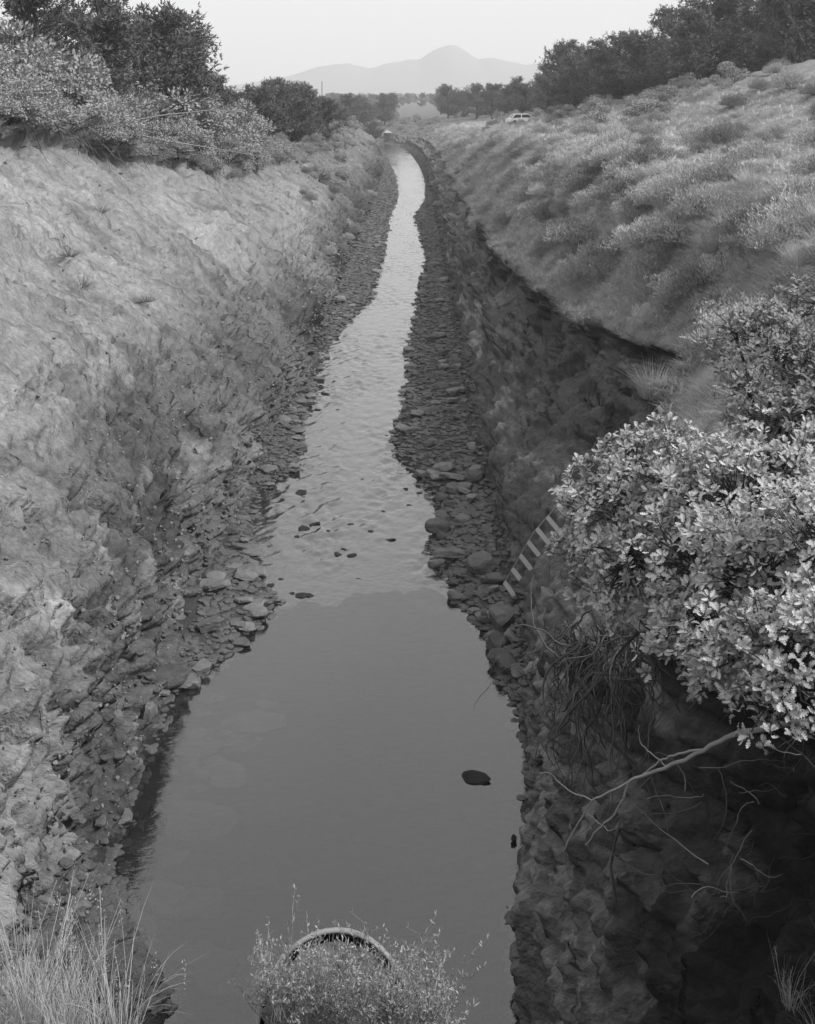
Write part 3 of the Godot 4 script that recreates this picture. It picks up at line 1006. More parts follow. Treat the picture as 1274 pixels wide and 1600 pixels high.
func build_stones() -> void:
	var pool := []
	for i in 14:
		var m := stone_mesh(rng.randf_range(0.35, 0.75), 2, rng.randf_range(0.17, 0.36))
		m.surface_set_material(0, M.stone)
		pool.append(m)
	var pale := []
	for i in 5:
		var m := stone_mesh(rng.randf_range(0.35, 0.6), 2, rng.randf_range(0.30, 0.40))
		m.surface_set_material(0, M.stone)
		pale.append(m)
	var wet := []
	for i in 5:
		var m := stone_mesh(rng.randf_range(0.4, 0.6), 2, 0.06)
		m.surface_set_material(0, M.stone)
		wet.append(m)
	var cut := []
	for i in 6:
		var m := stone_mesh(0.3, 2, rng.randf_range(0.08, 0.14))
		m.surface_set_material(0, M.stone)
		cut.append(m)
	# single ones
	stone_at(pale, -4.55, 25.7, 0.62, "largest pale flat slab on the rubble bar under the pale bank", "", 0.9, 0.1, 1.25)
	stone_at(pool, -4.85, 22.0, 0.62, "long thick slab jutting from the foot of the pale bank over the pool", "", 1.0, -0.3, 1.7, 0.05)
	stone_at(pale, -4.95, 20.6, 0.4, "upright pale stone leaning at the pool edge below the long slab", "", 2.4, -0.2, 0.8, 0.0)
	stone_at(pale, -5.0, 19.9, 0.36, "palest squarish block at the pool edge below the leaning stone", "", 1.6, -0.1, 0.9, 0.0)
	stone_at(pale, -4.95, 19.35, 0.42, "pale wedge stone lying just above a dark recess at the pool edge", "", 0.9, -0.2, 1.3, 0.05)
	stone_at(pale, -4.75, 18.0, 0.44, "pale double stone at the waterline against the steep pale bank", "", 0.8, -0.1, 1.2, 0.0)
	stone_at(wet, 1.13, 19.2, 0.44, "flat black rock alone in the middle of the still pool", "", 0.4, 0.35, 1.6, -0.02, "pool_rock")
	stone_at(wet, 1.65, 17.6, 0.14, "small black stone in the pool below the flat black rock", "", 1.2, 0.0, 0.8, 0.0, "pool_rock")
	stone_at(pool, 2.0, 24.2, 0.75, "large tilted boulder at the lower end of the dark bank's rubble", "", 1.3, 0.0, 0.9)
	stone_at(pool, 1.85, 23.6, 0.5, "rounded boulder below the large tilted boulder by the dark bank", "", 1.4, 0.0, 0.9)
	stone_at(pool, 0.7, 29.7, 0.7, "bulky dark boulder at the water's edge where the stream meets the pool", "", 1.2, 0.1, 1.1)
	stone_at(pale, 1.6, 42.0, 0.62, "pale square block high on the dark bank's rubble strip", "", 1.0, -0.1, 1.0)
	stone_at(pale, 1.25, 33.2, 0.55, "long pale slab leaning on the foot of the dark bank", "", 0.8, -0.4, 1.9)
	stone_at(pool, 2.15, 18.4, 0.5, "upright grey rock in the water against the steep dark wall", "", 2.0, 0.0, 0.7, 0.1)
	stone_at(pool, 1.75, 16.4, 0.5, "dark block projecting from the foot of the steep dark wall", "", 2.0, 0.0, 0.8, 0.2)
	for q in [[-3.55, 18.4, 1.0, "broadest sunken slab seen through the water near the pale bank"], [-3.0, 21.4, 0.9, "sunken pale slab farthest out in the pool"], [-3.5, 21.0, 0.7, "sunken slab beside the farthest sunken slab"], [-3.9, 16.6, 0.8, "sunken slab close to the pebble bank at the near pool edge"], [-2.9, 15.5, 0.85, "rounded sunken boulder nearest the weeds"]]:
		stone_at(cut, q[0], q[1], q[2], q[3], "", 0.5, 0.0, 1.4, -0.36, "sunken_slab")
	for i in 60:
		var d := rng.randf_range(14.8, 22.5)
		var x := edge(d).x + rng.randf_range(0.05, 1.7)
		stone_at(cut, x, d, rng.randf_range(0.25, 0.6), "flat stone lying under the murky water along the pale bank", "sunken stones along the pale bank", 0.5, 0.3, 1.35, -0.16 - 0.12 * (x - edge(d).x), "sunken_stone")
	var n := 0
	while n < 95:
		var d := 18.5 * pow(4.2, rng.randf())
		var e := edge(d).y
		var f := foot(1, d) + 0.2
		if f - e < 0.25:
			continue
		n += 1
		var x := lerpf(e - 0.1, f, rng.randf())
		var p: Array = pale if rng.randf() < 0.10 else pool
		stone_at(p, x, d, rng.randf_range(0.26, 0.62) * (1.0 if d < 60.0 else 1.3), "%s angular stone in the rubble strip under the dark bank, %s" % ["pale" if p == pale else "grey", stretch(d)], "stones of the rubble strip under the dark bank", rng.randf_range(0.8, 1.2), 0.2, rng.randf_range(1.0, 1.5))
	n = 0
	while n < 85:
		var d := 20.0 * pow(4.5, rng.randf())
		var e := edge(d).x
		var f := foot(-1, d) - 0.15
		if e - f < 0.3:
			continue
		n += 1
		var x := lerpf(f, e + 0.1, rng.randf())
		var p: Array = pale if rng.randf() < 0.3 else pool
		stone_at(p, x, d, rng.randf_range(0.24, 0.55) * (1.0 if d < 60.0 else 1.3), "%s flat stone on the rubble bars under the pale bank, %s" % ["pale" if p == pale else "grey", stretch(d)], "stones of the rubble bars under the pale bank", rng.randf_range(0.7, 1.1), 0.2, rng.randf_range(1.0, 1.6))
	for q in [[540, 858], [528, 866], [549, 868], [475, 826], [463, 839], [481, 840], [515, 830], [548, 819], [470, 770], [527, 760], [567, 748], [492, 818], [440, 905], [455, 928], [485, 931], [640, 790], [655, 770], [632, 765], [615, 690], [604, 680], [520, 596], [508, 615], [497, 640], [528, 640], [498, 604], [560, 905], [425, 915], [600, 800], [610, 843], [686, 887], [470, 931], [580, 830]]:
		var d: float = EYE * F / (q[1] - HY)
		stone_at(wet, (q[0] - VX) / F * d, d, rng.randf_range(0.12, 0.32), "wet dark stone standing out of the shallow riffle", "wet stones in the riffle", 0.6, 0.4, rng.randf_range(1.0, 1.5), -0.03, "riffle_stone")
	# small rubble, past counting
	var lots := []
	var lots2 := []
	for i in 24000:
		var d := 14.2 * pow(16.0, rng.randf())
		var side := -1 if rng.randf() < 0.42 else 1
		var e := edge(d)
		var f := foot(side, d)
		var a := e.y - 0.15 if side > 0 else e.x + 0.2
		var b := f + 0.35 if side > 0 else f - 0.3
		if absf(b - a) < (0.75 if rng.randf() < 0.7 else 0.1) or (side > 0 and b < a) or (side < 0 and b > a):
			continue
		var x := lerpf(a, b, rng.randf())
		var p := on_bed(x, d)
		if side > 0 and x > f or side < 0 and x < f:
			p = ground(side, u_at(side, x, d), d)
		var sz := rng.randf_range(0.07, 0.27) * lerpf(0.8, 1.6, smoothstep(20.0, 120.0, d))
		p.y += sz * 0.1
		var xf := Transform3D(Basis(rdir(), rng.randf_range(-0.4, 0.4)) * Basis(Vector3.UP, rng.randf() * TAU) * Basis.from_scale(Vector3(sz * rng.randf_range(0.5, 0.9), sz * 0.4, sz * 0.5)), p)
		if rng.randf() < 0.2:
			lots2.append(xf)
		else:
			lots.append(xf)
	tag(many("rubble", stone_mesh(0.6, 1, 0.22), M.stone, lots), "small grey rubble strewn along both edges of the water", "rubble")
	tag(many("rubble", stone_mesh(0.5, 1, 0.26), M.stone, lots2), "small paler chips among the rubble along the water", "rubble")
	var scree := []
	for i in 6000:
		var d := 13.0 * pow(7.0, rng.randf())
		var u := rng.randf_range(1.0, 4.4) if rng.randf() < 0.25 else rng.randf_range(1.0, 2.6)
		var p := ground(-1, u, d)
		var sz := rng.randf_range(0.015, 0.06) * lerpf(0.8, 2.0, smoothstep(15.0, 90.0, d))
		scree.append(Transform3D(Basis(rdir(), rng.randf() * TAU).scaled_local(Vector3(sz, sz * 0.7, sz)), p))
	tag(many("scree", stone_mesh(0.8, 1, 0.42), M.stone, scree), "loose clods and chips on the pale bank", "scree")

func build_ladder() -> void:
	var root := thing("ladder", "narrow ladder with broad pale rungs lying down the dark bank, half behind the oak bush", "ladder")
	var path := [at(797, 940, 25.0), at(845, 858, 25.0), at(960, 727, 25.0), at(1092, 619, 25.3)]
	var fine := PackedVector3Array()
	for i in path.size() - 1:
		for k in 8:
			fine.push_back(path[i].lerp(path[i + 1], k / 8.0))
	fine.push_back(path[-1])
	var need := 0.0
	for p in fine:
		need = maxf(need, right_at(section(RK, -p.z), u_at(1, p.x, -p.z), -p.z).y + 0.06 - p.y)
	for i in fine.size():
		fine[i].y += minf(need, 0.2)
	var across := Vector3(0.10, -0.03, 0.99).normalized()
	var w := 0.2
	for sgn in [-1.0, 1.0]:
		var pts := PackedVector3Array()
		for p in fine:
			pts.push_back(p + across * w * sgn + Vector3(0.13, -0.12, 0) * (sgn * 0.8))
		var s := Soup.new()
		s.tint = grey(0.32)
		s.tube(pts, 0.022, 0.022, 6)
		obj("rail", s.mesh(), M.wood, root)
	var l := 0.0
	var next := 0.05
	for i in fine.size() - 1:
		var seg := fine[i].distance_to(fine[i + 1])
		while next < l + seg:
			var p := fine[i].lerp(fine[i + 1], (next - l) / seg)
			var t := (fine[i + 1] - fine[i]).normalized()
			var a := (across + Vector3(0.13, -0.12, 0) * 4.0).normalized()
			var nn := t.cross(a).normalized()
			var s := Soup.new()
			s.tint = grey(0.55)
			s.box(Vector3(-0.26, -0.05, -0.02), Vector3(0.26, 0.05, 0.02), Transform3D(Basis(a, t, nn), p + nn * 0.01 * signf(nn.y)))
			obj("rung", s.mesh(), M.wood, root)
			next += 0.36
		l += seg

func build_car() -> void:
	var p := on_ground(15.3, 150.0)
	var root := thing("parked_car", "pale parked car half hidden behind brush on the bank track", "car", p + Vector3(0, -0.1, 0))
	root.rotation.y = 0.22
	var body := Soup.new()
	body.tint = grey(0.62)
	var lo := [[-2.25, 0.35, 0.62], [-2.2, 0.85, 0.66], [-1.0, 0.95, 0.7], [0.0, 0.98, 0.7], [1.1, 0.95, 0.7], [2.15, 0.82, 0.66], [2.3, 0.4, 0.6]]
	for i in lo.size() - 1:
		var a: Array = lo[i]
		var b: Array = lo[i + 1]
		for sgn in [-1.0, 1.0]:
			body.quad(Vector3(a[0], 0.3, sgn * 0.82), Vector3(b[0], 0.3, sgn * 0.82), Vector3(b[0], b[1], sgn * 0.84), Vector3(a[0], a[1], sgn * 0.84))
			body.quad(Vector3(a[0], a[1], sgn * 0.84), Vector3(b[0], b[1], sgn * 0.84), Vector3(b[0], b[1] + 0.05, 0), Vector3(a[0], a[1] + 0.05, 0))
		body.quad(Vector3(a[0], 0.3, -0.82), Vector3(b[0], 0.3, -0.82), Vector3(b[0], 0.3, 0.82), Vector3(a[0], 0.3, 0.82))
	body.quad(Vector3(-2.25, 0.3, -0.82), Vector3(-2.25, 0.35, -0.84), Vector3(-2.25, 0.35, 0.84), Vector3(-2.25, 0.3, 0.82))
	obj("body", body.mesh(), M.paint, root)
	var roof := Soup.new()
	roof.tint = grey(0.7)
	roof.box(Vector3(-1.35, 1.40, -0.66), Vector3(0.65, 1.47, 0.66))
	for sgn in [-0.7, 0.7]:
		for q in [[-1.75, -1.3], [-0.45, -0.4], [1.2, 0.62]]:
			roof.tube(PackedVector3Array([Vector3(q[0], 0.95, sgn * 1.13), Vector3(q[1], 1.42, sgn * 0.93)]), 0.05, 0.045, 5)
	obj("roof", roof.mesh(), M.paint, root)
	for q in [[-1.66, -1.22, -0.5, -0.46], [-0.36, -0.36, 1.05, 0.54]]:
		for sgn in [-1.0, 1.0]:
			var g := Soup.new()
			g.quad(Vector3(q[0], 0.98, sgn * 0.76), Vector3(q[1], 1.40, sgn * 0.64), Vector3(q[3], 1.40, sgn * 0.64), Vector3(q[2], 0.98, sgn * 0.76))
			obj("window", g.mesh(), M.glass, root)
	for q in [[-1.8, -1.32], [1.22, 0.66]]:
		var g := Soup.new()
		g.quad(Vector3(q[0], 0.97, -0.7), Vector3(q[1], 1.4, -0.6), Vector3(q[1], 1.4, 0.6), Vector3(q[0], 0.97, 0.7))
		obj("windscreen", g.mesh(), M.glass, root)
	for q in [[-1.4, -0.78], [1.4, -0.78], [-1.4, 0.78], [1.4, 0.78]]:
		var c := CylinderMesh.new()
		c.top_radius = 0.33
		c.bottom_radius = 0.33
		c.height = 0.2
		c.radial_segments = 16
		var wh := obj("wheel", c, M.matte_black, root)
		wh.transform = Transform3D(Basis(Vector3.RIGHT, PI / 2), Vector3(q[0], 0.33, q[1]))

func build_house() -> void:
	var root := thing("gauge_house", "tiny square gauge house with pale hipped roof at the far end of the canal", "house", Vector3(-5.6, 0.35, -262.0))
	var s := Soup.new()
	s.tint = grey(0.16)
	s.box(Vector3(-0.85, -0.8, -0.85), Vector3(0.85, 2.1, 0.85))
	obj("wall", s.mesh(), M.plaster, root)
	var r := Soup.new()
	r.tint = grey(0.5)
	var e := [Vector3(-1.1, 2.1, 1.1), Vector3(1.1, 2.1, 1.1), Vector3(1.1, 2.1, -1.1), Vector3(-1.1, 2.1, -1.1)]
	for i in 4:
		r.tri(e[i], Vector3(0, 2.8, 0), e[(i + 1) % 4])
	r.quad(e[0], e[1], e[2], e[3])
	obj("roof", r.mesh(), M.plaster, root)
	var dr := Soup.new()
	dr.tint = grey(0.1)
	dr.box(Vector3(-0.4, 0.0, 0.85), Vector3(0.4, 1.8, 0.89))
	obj("door", dr.mesh(), M.wood, root)
	var b := thing("footbridge", "pale plank footbridge crossing the canal beside the gauge house", "footbridge", Vector3(-9.4, 1.15, -256.0))
	for k in 3:
		var pl := Soup.new()
		pl.tint = grey(0.5)
		pl.box(Vector3(-3.4, 0, -0.45 + k * 0.31), Vector3(3.2, 0.09, -0.17 + k * 0.31))
		obj("plank", pl.mesh(), M.wood, b)
	for k in 2:
		var pl := Soup.new()
		pl.tint = grey(0.3)
		pl.box(Vector3(-3.3 + k * 6.2, -1.6, -0.3), Vector3(-3.1 + k * 6.2, -0.003, 0.3))
		obj("post", pl.mesh(), M.wood, b)
	var pole := thing("utility_pole", "thin utility pole against the pale mountains", "pole", on_ground(-33.0, 405.0))
	var ps := Soup.new()
	ps.tint = grey(0.12)
	ps.tube(PackedVector3Array([Vector3(0, -0.5, 0), Vector3(0, 12.0, 0)]), 0.2, 0.14, 6)
	obj("post", ps.mesh(), M.wood, pole)

func stretch(d: float) -> String:
	if d < 30.0:
		return "nearest, by the ladder"
	if d < 44.0:
		return "just past the ladder"
	if d < 66.0:
		return "midway along"
	if d < 105.0:
		return "toward the narrow water"
	return "far along"

func sized(t: float, low: float, high: float) -> String:
	var k := (t - low) / (high - low)
	return "low" if k < 0.33 else ("middling" if k < 0.67 else "large")

func plant(proto: Node3D, called: String, p: Vector3, s: float, label: String, category: String, group := "", sy := 1.0) -> void:
	dup(proto, called, turn(p, rng.randf() * TAU, s, 0.0, sy), label, category, group)

func build_trees() -> void:
	var oaks := []
	for i in 5:
		oaks.append(oak_shrub(5200, 0.27, 3.4, 3.2))
	var pines := []
	for i in 4:
		pines.append(pinyon(3000, 0.10, 5.0, 4.6, 0.0))
	for i in 3:
		pines.append(pinyon(2200, 0.115, 5.6, 3.4, 0.25))
	var snags := [snag(3.6, 8), snag(4.2, 14), snag(2.6, 18)]
	# pale bank side: px, d, kind (0 dense pinyon, 1 open pinyon, 2 snag), scale, label
	var list := [
		[246, 62, 0, 1.25, "big dark pinyon with forked trunk and dead lower limbs above the overhang"],
		[275, 66, 1, 1.15, "open pinyon with a bare leaning trunk beside the big forked one"],
		[190, 60, 0, 0.95, "dark pinyon behind the two pale bare poles"],
		[160, 56, 1, 1.0, "dark loose pinyon above the pale oak thicket"],
		[60, 50, 0, 1.1, "dark pinyon crown at the top corner above the blackened trunk"],
		[100, 58, 0, 1.0, "dark conifer top at the upper edge over the pale thicket"],
		[318, 74, 0, 0.75, "bushy pinyon on the skyline past the big forked one"],
		[345, 86, 1, 0.7, "short pinyon on the falling skyline between brush"],
		[405, 100, 0, 0.95, "first dark juniper of the row on the bank, near the bare spike"],
		[428, 104, 0, 1.1, "tall dark juniper next along the row on the bank"],
		[452, 108, 0, 1.15, "dense dark juniper in the middle of the row on the bank"],
		[476, 112, 1, 1.05, "narrow juniper toward the far end of the row on the bank"],
		[500, 118, 0, 0.95, "last rounded juniper of the row, above the bare slope"],
		[468, 150, 0, 1.35, "round dark treetop standing over the juniper row"],
		[535, 170, 1, 0.85, "small juniper on the rim past the bare slope"],
		[548, 240, 0, 1.6, "broad dark tree beyond the bare slope"],
		[566, 255, 1, 2.0, "tallest thin-topped tree near the gauge house"],
		[582, 250, 0, 1.35, "dark tree directly behind the gauge house footbridge"],
		[530, 300, 0, 1.5, "rounded far tree below the utility pole"],
		[612, 320, 1, 1.55, "lone open tree standing before the far meadow"],
		[598, 330, 0, 1.2, "low tree beside the lone open tree"],
	]
	for q in list:
		var x: float = (q[0] - VX) / F * q[1]
		var p := on_ground(x, q[1])
		var k: int = (rng.randi() % 4) if q[2] == 0 else 4 + rng.randi() % 3
		plant(pines[k], "pinyon_tree", p - Vector3(0, 0.1, 0), q[3] * (1.2 if q[1] < 90 else (1.05 if q[1] < 125 else 0.85)), q[4], "tree")
	for q in [[52, 50, 1, 0.95, "blackened bare trunk standing in the pale thicket"], [118, 52, 1, 1.0, "thin crooked dead trunk with side branches in the pale thicket"], [192, 58, 0, 0.9, "pale bare pole before the dark pinyon"], [185, 59, 0, 0.8, "thinner pale bare pole beside the first"], [215, 59, 2, 1.0, "dead branch leaning under the big forked pinyon"], [405, 92, 1, 1.15, "bare grey spike rising over the juniper row"], [315, 76, 2, 0.9, "short dead sapling on the skyline"], [540, 128, 2, 0.5, "small dead branch lying on the bare slope"]]:
		var x: float = (q[0] - VX) / F * q[1]
		plant(snags[q[2]], "dead_tree", on_ground(x, q[1]), q[3], q[4], "dead tree")
	# oak thicket on the pale bank
	var n := 0
	while n < 190:
		var d := 34.0 * pow(6.0, rng.randf())
		var u := 5.05 + pow(rng.randf(), 1.6) * 2.2
		var p := ground(-1, u, d)
		var px := VX + p.x / d * F
		if px < -120.0:
			continue
		n += 1
		var zone := "on the pale bank's rim" if u < 5.5 else "behind the pale bank's rim"
		var sc := rng.randf_range(0.5, 0.85)
		plant(oaks[rng.randi() % 5], "oak_shrub", p - Vector3(0, 0.15, 0), sc * (1.0 if u < 5.5 else 1.35), "%s pale leafy oak shrub %s, %s" % [sized(sc, 0.5, 0.85), zone, stretch(d)], "shrub", "oak shrubs " + zone, rng.randf_range(0.8, 1.15))
	for i in 80:
		var d := rng.randf_range(44.0, 84.0)
		var p := ground(-1, rng.randf_range(5.5, 7.0), d)
		var sc := rng.randf_range(1.0, 1.6)
		plant(oaks[rng.randi() % 5], "oak_shrub", p - Vector3(0, 0.3, 0), sc, "%s tree-high oak below the dark pinyons, %s" % [sized(sc, 1.0, 1.6), stretch(d)], "shrub", "tree-high oaks of the thicket", rng.randf_range(0.9, 1.15))
	for i in 40:
		var d := rng.randf_range(62.0, 190.0)
		var p := ground(-1, rng.randf_range(5.9, 7.6), d)
		plant(pines[rng.randi() % 7], "pinyon_tree", p - Vector3(0, 0.3, 0), rng.randf_range(0.9, 1.2) * lerpf(1.0, 0.62, smoothstep(70.0, 110.0, d)), "dark pinyon scattered in the woods behind the pale bank, " + stretch(d), "tree", "pinyons in the woods behind the pale bank")
	for i in 60:
		var d := 44.0 * pow(3.2, rng.randf())
		var p := ground(-1, rng.randf_range(4.55, 5.05), d)
		plant(oaks[rng.randi() % 5], "rim_shrub", p - Vector3(0, 0.2, 0), rng.randf_range(0.22, 0.5), "small shrub spilling over the rim of the pale bank, " + stretch(d), "shrub", "small shrubs spilling over the pale bank's rim")
	for i in 26:
		var d := 90.0 * pow(2.6, rng.randf())
		var p := ground(-1, rng.randf_range(3.0, 5.0), d)
		plant(oaks[rng.randi() % 5], "bank_shrub", p - Vector3(0, 0.15, 0), rng.randf_range(0.35, 0.7), "low shrub clinging to the pale bank's slope, " + stretch(d), "shrub", "low shrubs on the far slope of the pale bank")
	# wooded hill on the dark bank's side
	n = 0
	while n < 230:
		var d := 84.0 * pow(4.2, rng.randf())
		var x := lerpf(18.0, 75.0, pow(rng.randf(), 1.2))
		if d < 150.0 and x < lerpf(23.0, 19.0, (d - 84.0) / 66.0):
			continue
		if x / d > 0.42:
			continue
		n += 1
		var p := on_ground(x, d)
		var band := "on the wooded hillside" if d < 160.0 else "in the belt past the car"
		var sc := rng.randf_range(1.15, 1.75)
		plant(pines[rng.randi() % 7], "hill_tree", p - Vector3(0, 0.2, 0), sc * lerpf(1.1, 0.7, smoothstep(110.0, 190.0, d)), "%s dark pinyon or juniper %s, %s" % [sized(sc, 1.15, 1.75), ("high up" if x > 40.0 else "low down"), band], "tree", "dark trees " + band, rng.randf_range(0.9, 1.15))
	for q in [[852, 205, 5, 1.6, "flat-topped open tree on the hill skyline"], [908, 150, 4, 1.45, "thin spindly treetop highest on the hill skyline"], [700, 285, 0, 1.7, "rounded dark tree where the far belt begins"], [745, 270, 1, 1.7, "dark twin-crowned tree in the far belt"], [770, 250, 2, 1.6, "broad dark tree in the far belt nearest the car"], [690, 330, 4, 1.5, "slim tree at the edge of the far meadow"]]:
		var x: float = (q[0] - VX) / F * q[1]
		plant(pines[q[2]], "hill_tree", on_ground(x, q[1]) - Vector3(0, 0.2, 0), q[3], q[4], "tree")
	n = 0
	while n < 46:
		var d := 75.0 * pow(3.2, rng.randf())
		var x := rng.randf_range(12.0, 24.0)
		var p := on_ground(x, d)
		if absf(d - 146.0) < 10.0 and absf(x - 15.3) < 2.6:
			continue
		n += 1
		plant(oaks[rng.randi() % 5], "hill_shrub", p - Vector3(0, 0.15, 0), rng.randf_range(0.5, 1.0), "rounded grey shrub at the foot of the wooded hill, " + stretch(d), "shrub", "shrubs along the foot of the wooded hill", rng.randf_range(0.7, 1.0))
	for i in 90:
		var d := rng.randf_range(272.0, 430.0)
		var x := rng.randf_range(-0.17, 0.16) * d
		if x / d > -0.016 and x / d < 0.024:
			continue
		var k := rng.randf()
		plant(pines[rng.randi() % 7] if k < 0.5 else oaks[rng.randi() % 5], "valley_tree", on_ground(x, d) - Vector3(0, 0.3, 0), rng.randf_range(0.8, 1.5), ("dark conifer" if k < 0.5 else "rounded shrubby tree") + " in the valley beyond the canal's end, " + ("on the gauge house side" if x < -3.0 else "on the car's side"), "tree", "trees in the valley beyond the canal's end")
	for i in 40:
		var d := rng.randf_range(262.0, 300.0)
		var x := rng.randf_range(-3.5, 9.0) - (d - 262.0) * 0.1
		var p := on_ground(x, d)
		p.y = maxf(p.y, bed_height(x, d))
		plant(oaks[rng.randi() % 5], "valley_shrub", p - Vector3(0, 0.2, 0), rng.randf_range(0.3, 0.6), "low shrub on the rise behind the canal's bend", "shrub", "low shrubs behind the canal's bend")
	# far woods across the valley: one mass
	var far := []
	for i in 900:
		var d := 330.0 * pow(5.0, rng.randf())
		var x := rng.randf_range(-0.42, 0.45) * d
		if x / d > -0.035 and x / d < 0.02 and d < 520.0:
			continue
		var p := on_ground(x, d)
		far.append(turn(p - Vector3(0, 0.3, 0), rng.randf() * TAU, rng.randf_range(0.9, 1.5)))
	tag(many("far_woods", pines[0].get_node("crown").mesh, M.needle, far), "low dark woods across the far valley floor", "woods")
	for o in oaks + pines + snags:
		o.free()

func build_brush() -> void:
	var tus := []
	for i in 5:
		tus.append(tussock(420, 0.7, 0.5, 0.42, 0.004))
	var dry := []
	for i in 3:
		dry.append(tussock(150, 0.6, 1.6, 0.22, 0.007))
	var bru := []
	for i in 6:
		bru.append(brush(7500, 0.9, [0.2, 0.28, 0.34, 0.4, 0.46, 0.24][i], 0.0085))
	var n := 0
	while n < 70:
		var d := 19.0 * pow(7.0, rng.randf())
		var u := rng.randf_range(4.1, 7.2)
		var p := ground(1, u, d)
		if p.x / d > 0.42:
			continue
		n += 1
		var place := "above the dark ledge" if u < 5.0 else "on the flat grassy bank top"
		var sc := rng.randf_range(0.6, 1.15)
		plant(tus[rng.randi() % 5], "grass_tussock", p - Vector3(0, 0.05, 0), sc, "%s bunch of dry grass %s, %s" % [sized(sc, 0.6, 1.15), place, stretch(d)], "tussock", "dry grass bunches " + place)
	n = 0
	while n < 240:
		var d := 21.0 * pow(7.5, rng.randf())
		var u := rng.randf_range(4.2, 7.9)
		var p := ground(1, u, d)
		if p.x / d > 0.42 or absf(d - 146.0) < 12.0 and absf(p.x - 15.0) < 3.0:
			continue
		n += 1
		var place := "above the dark ledge" if u < 5.0 else "on the flat grassy bank top"
		var sc := rng.randf_range(0.7, 1.55)
		plant(bru[rng.randi() % 6], "brush_shrub", p - Vector3(0, 0.05, 0), sc, "%s round soft brush %s, %s" % [sized(sc, 0.7, 1.55), place, stretch(d)], "shrub", "round brush " + place, rng.randf_range(0.8, 1.1))
	plant(bru[0], "brush_shrub", on_ground(14.6, 145.0), 0.9, "round brush just in front of the parked car", "shrub")
	plant(tus[1], "grass_tussock", on_ground(5.9, 24.0) + Vector3(0, 0.3, 0), 1.3, "tall pale grass bunch at the broken ledge beside the upper oak bush", "tussock")
	plant(tus[2], "grass_tussock", on_ground(8.1, 35.0), 1.6, "upright pale grass bunch alone on bare ground above the dark ledge", "tussock")
	for q in [[225, 475, "round dry tuft lowest of the three on the pale bank"], [105, 408, "round dry tuft highest of the three on the pale bank"], [127, 450, "faint dry tuft between the other two on the pale bank"], [252, 392, "small dry tuft beside a dark spot on the pale bank"], [160, 335, "sparse dry tuft below the overhang"]]:
		# where the sight line meets the slope
		var d := 14.0
		while d < 80.0:
			var w := at(q[0], q[1], d)
			if ground(-1, u_at(-1, w.x, d), d).y > w.y:
				break
			d += 0.2
		var w := at(q[0], q[1], d)
		plant(dry[rng.randi() % 3], "dry_tuft", ground(-1, u_at(-1, w.x, d), d), rng.randf_range(0.8, 1.1), q[2], "dry tuft")
	n = 0
	for i in 40:
		var d := 60.0 * pow(3.0, rng.randf())
		var p := ground(-1, rng.randf_range(1.6, 4.6), d)
		plant(bru[rng.randi() % 6], "slope_brush", p, rng.randf_range(0.5, 1.1), "grey brush rooted in the slope of the pale bank, " + stretch(d), "shrub", "brush in the far half of the pale bank")
	for i in 40:
		var d := 62.0 * pow(3.0, rng.randf())
		var p := ground(1, rng.randf_range(1.8, 4.2), d)
		plant(bru[rng.randi() % 6], "slope_brush", p, rng.randf_range(0.5, 1.0), "grey brush rooted in the slope of the dark bank, " + stretch(d), "shrub", "brush in the far half of the dark bank")
	# grass that nobody could count
	var s := Soup.new()
	for i in 14:
		var a := rng.randf() * TAU
		s.tint = grey(rng.randf_range(0.34, 0.56))
		s.blade(Vector3(cos(a), 0, sin(a)) * rng.randf() * 0.14, Vector3(-0.3 + cos(a) * 0.5, 0.9, 0.05 + sin(a) * 0.5).normalized(), Vector3(-0.25, -0.4, 0.05) + rdir() * 0.3, rng.randf_range(0.2, 0.5), 0.006, 3)
	var clump := s.mesh()
	var xf := []
	for i in 46000:
		var d := 17.0 * pow(12.0, rng.randf())
		var u := rng.randf_range(3.95, 7.6)
		var p := ground(1, u, d)
		if p.x / d > 0.44 or (d > 35.0 and n_lump.get_noise_2d(p.x * 0.5, d * 0.4) < -0.28):
			continue
		xf.append(turn(p, rng.randf_range(-1.3, 1.3), rng.randf_range(0.6, 1.3) * lerpf(0.85, 1.5, smoothstep(20.0, 120.0, d))))
	tag(many("hill_grass", clump, M.straw, xf), "long combed grass on the slope above the dark ledge", "grass")
	var xl := []
	for i in 9000:
		var d := 20.0 * pow(12.0, rng.randf())
		var p := ground(-1, rng.randf_range(4.75, 7.0), d)
		if p.x / d < -0.5:
			continue
		xl.append(turn(p, PI + rng.randf_range(-0.9, 0.9), rng.randf_range(0.5, 1.2)))
	tag(many("rim_grass", clump, M.straw, xl), "grass and low growth along the rim of the pale bank", "grass")
	for o in tus + dry + bru:
		o.free()

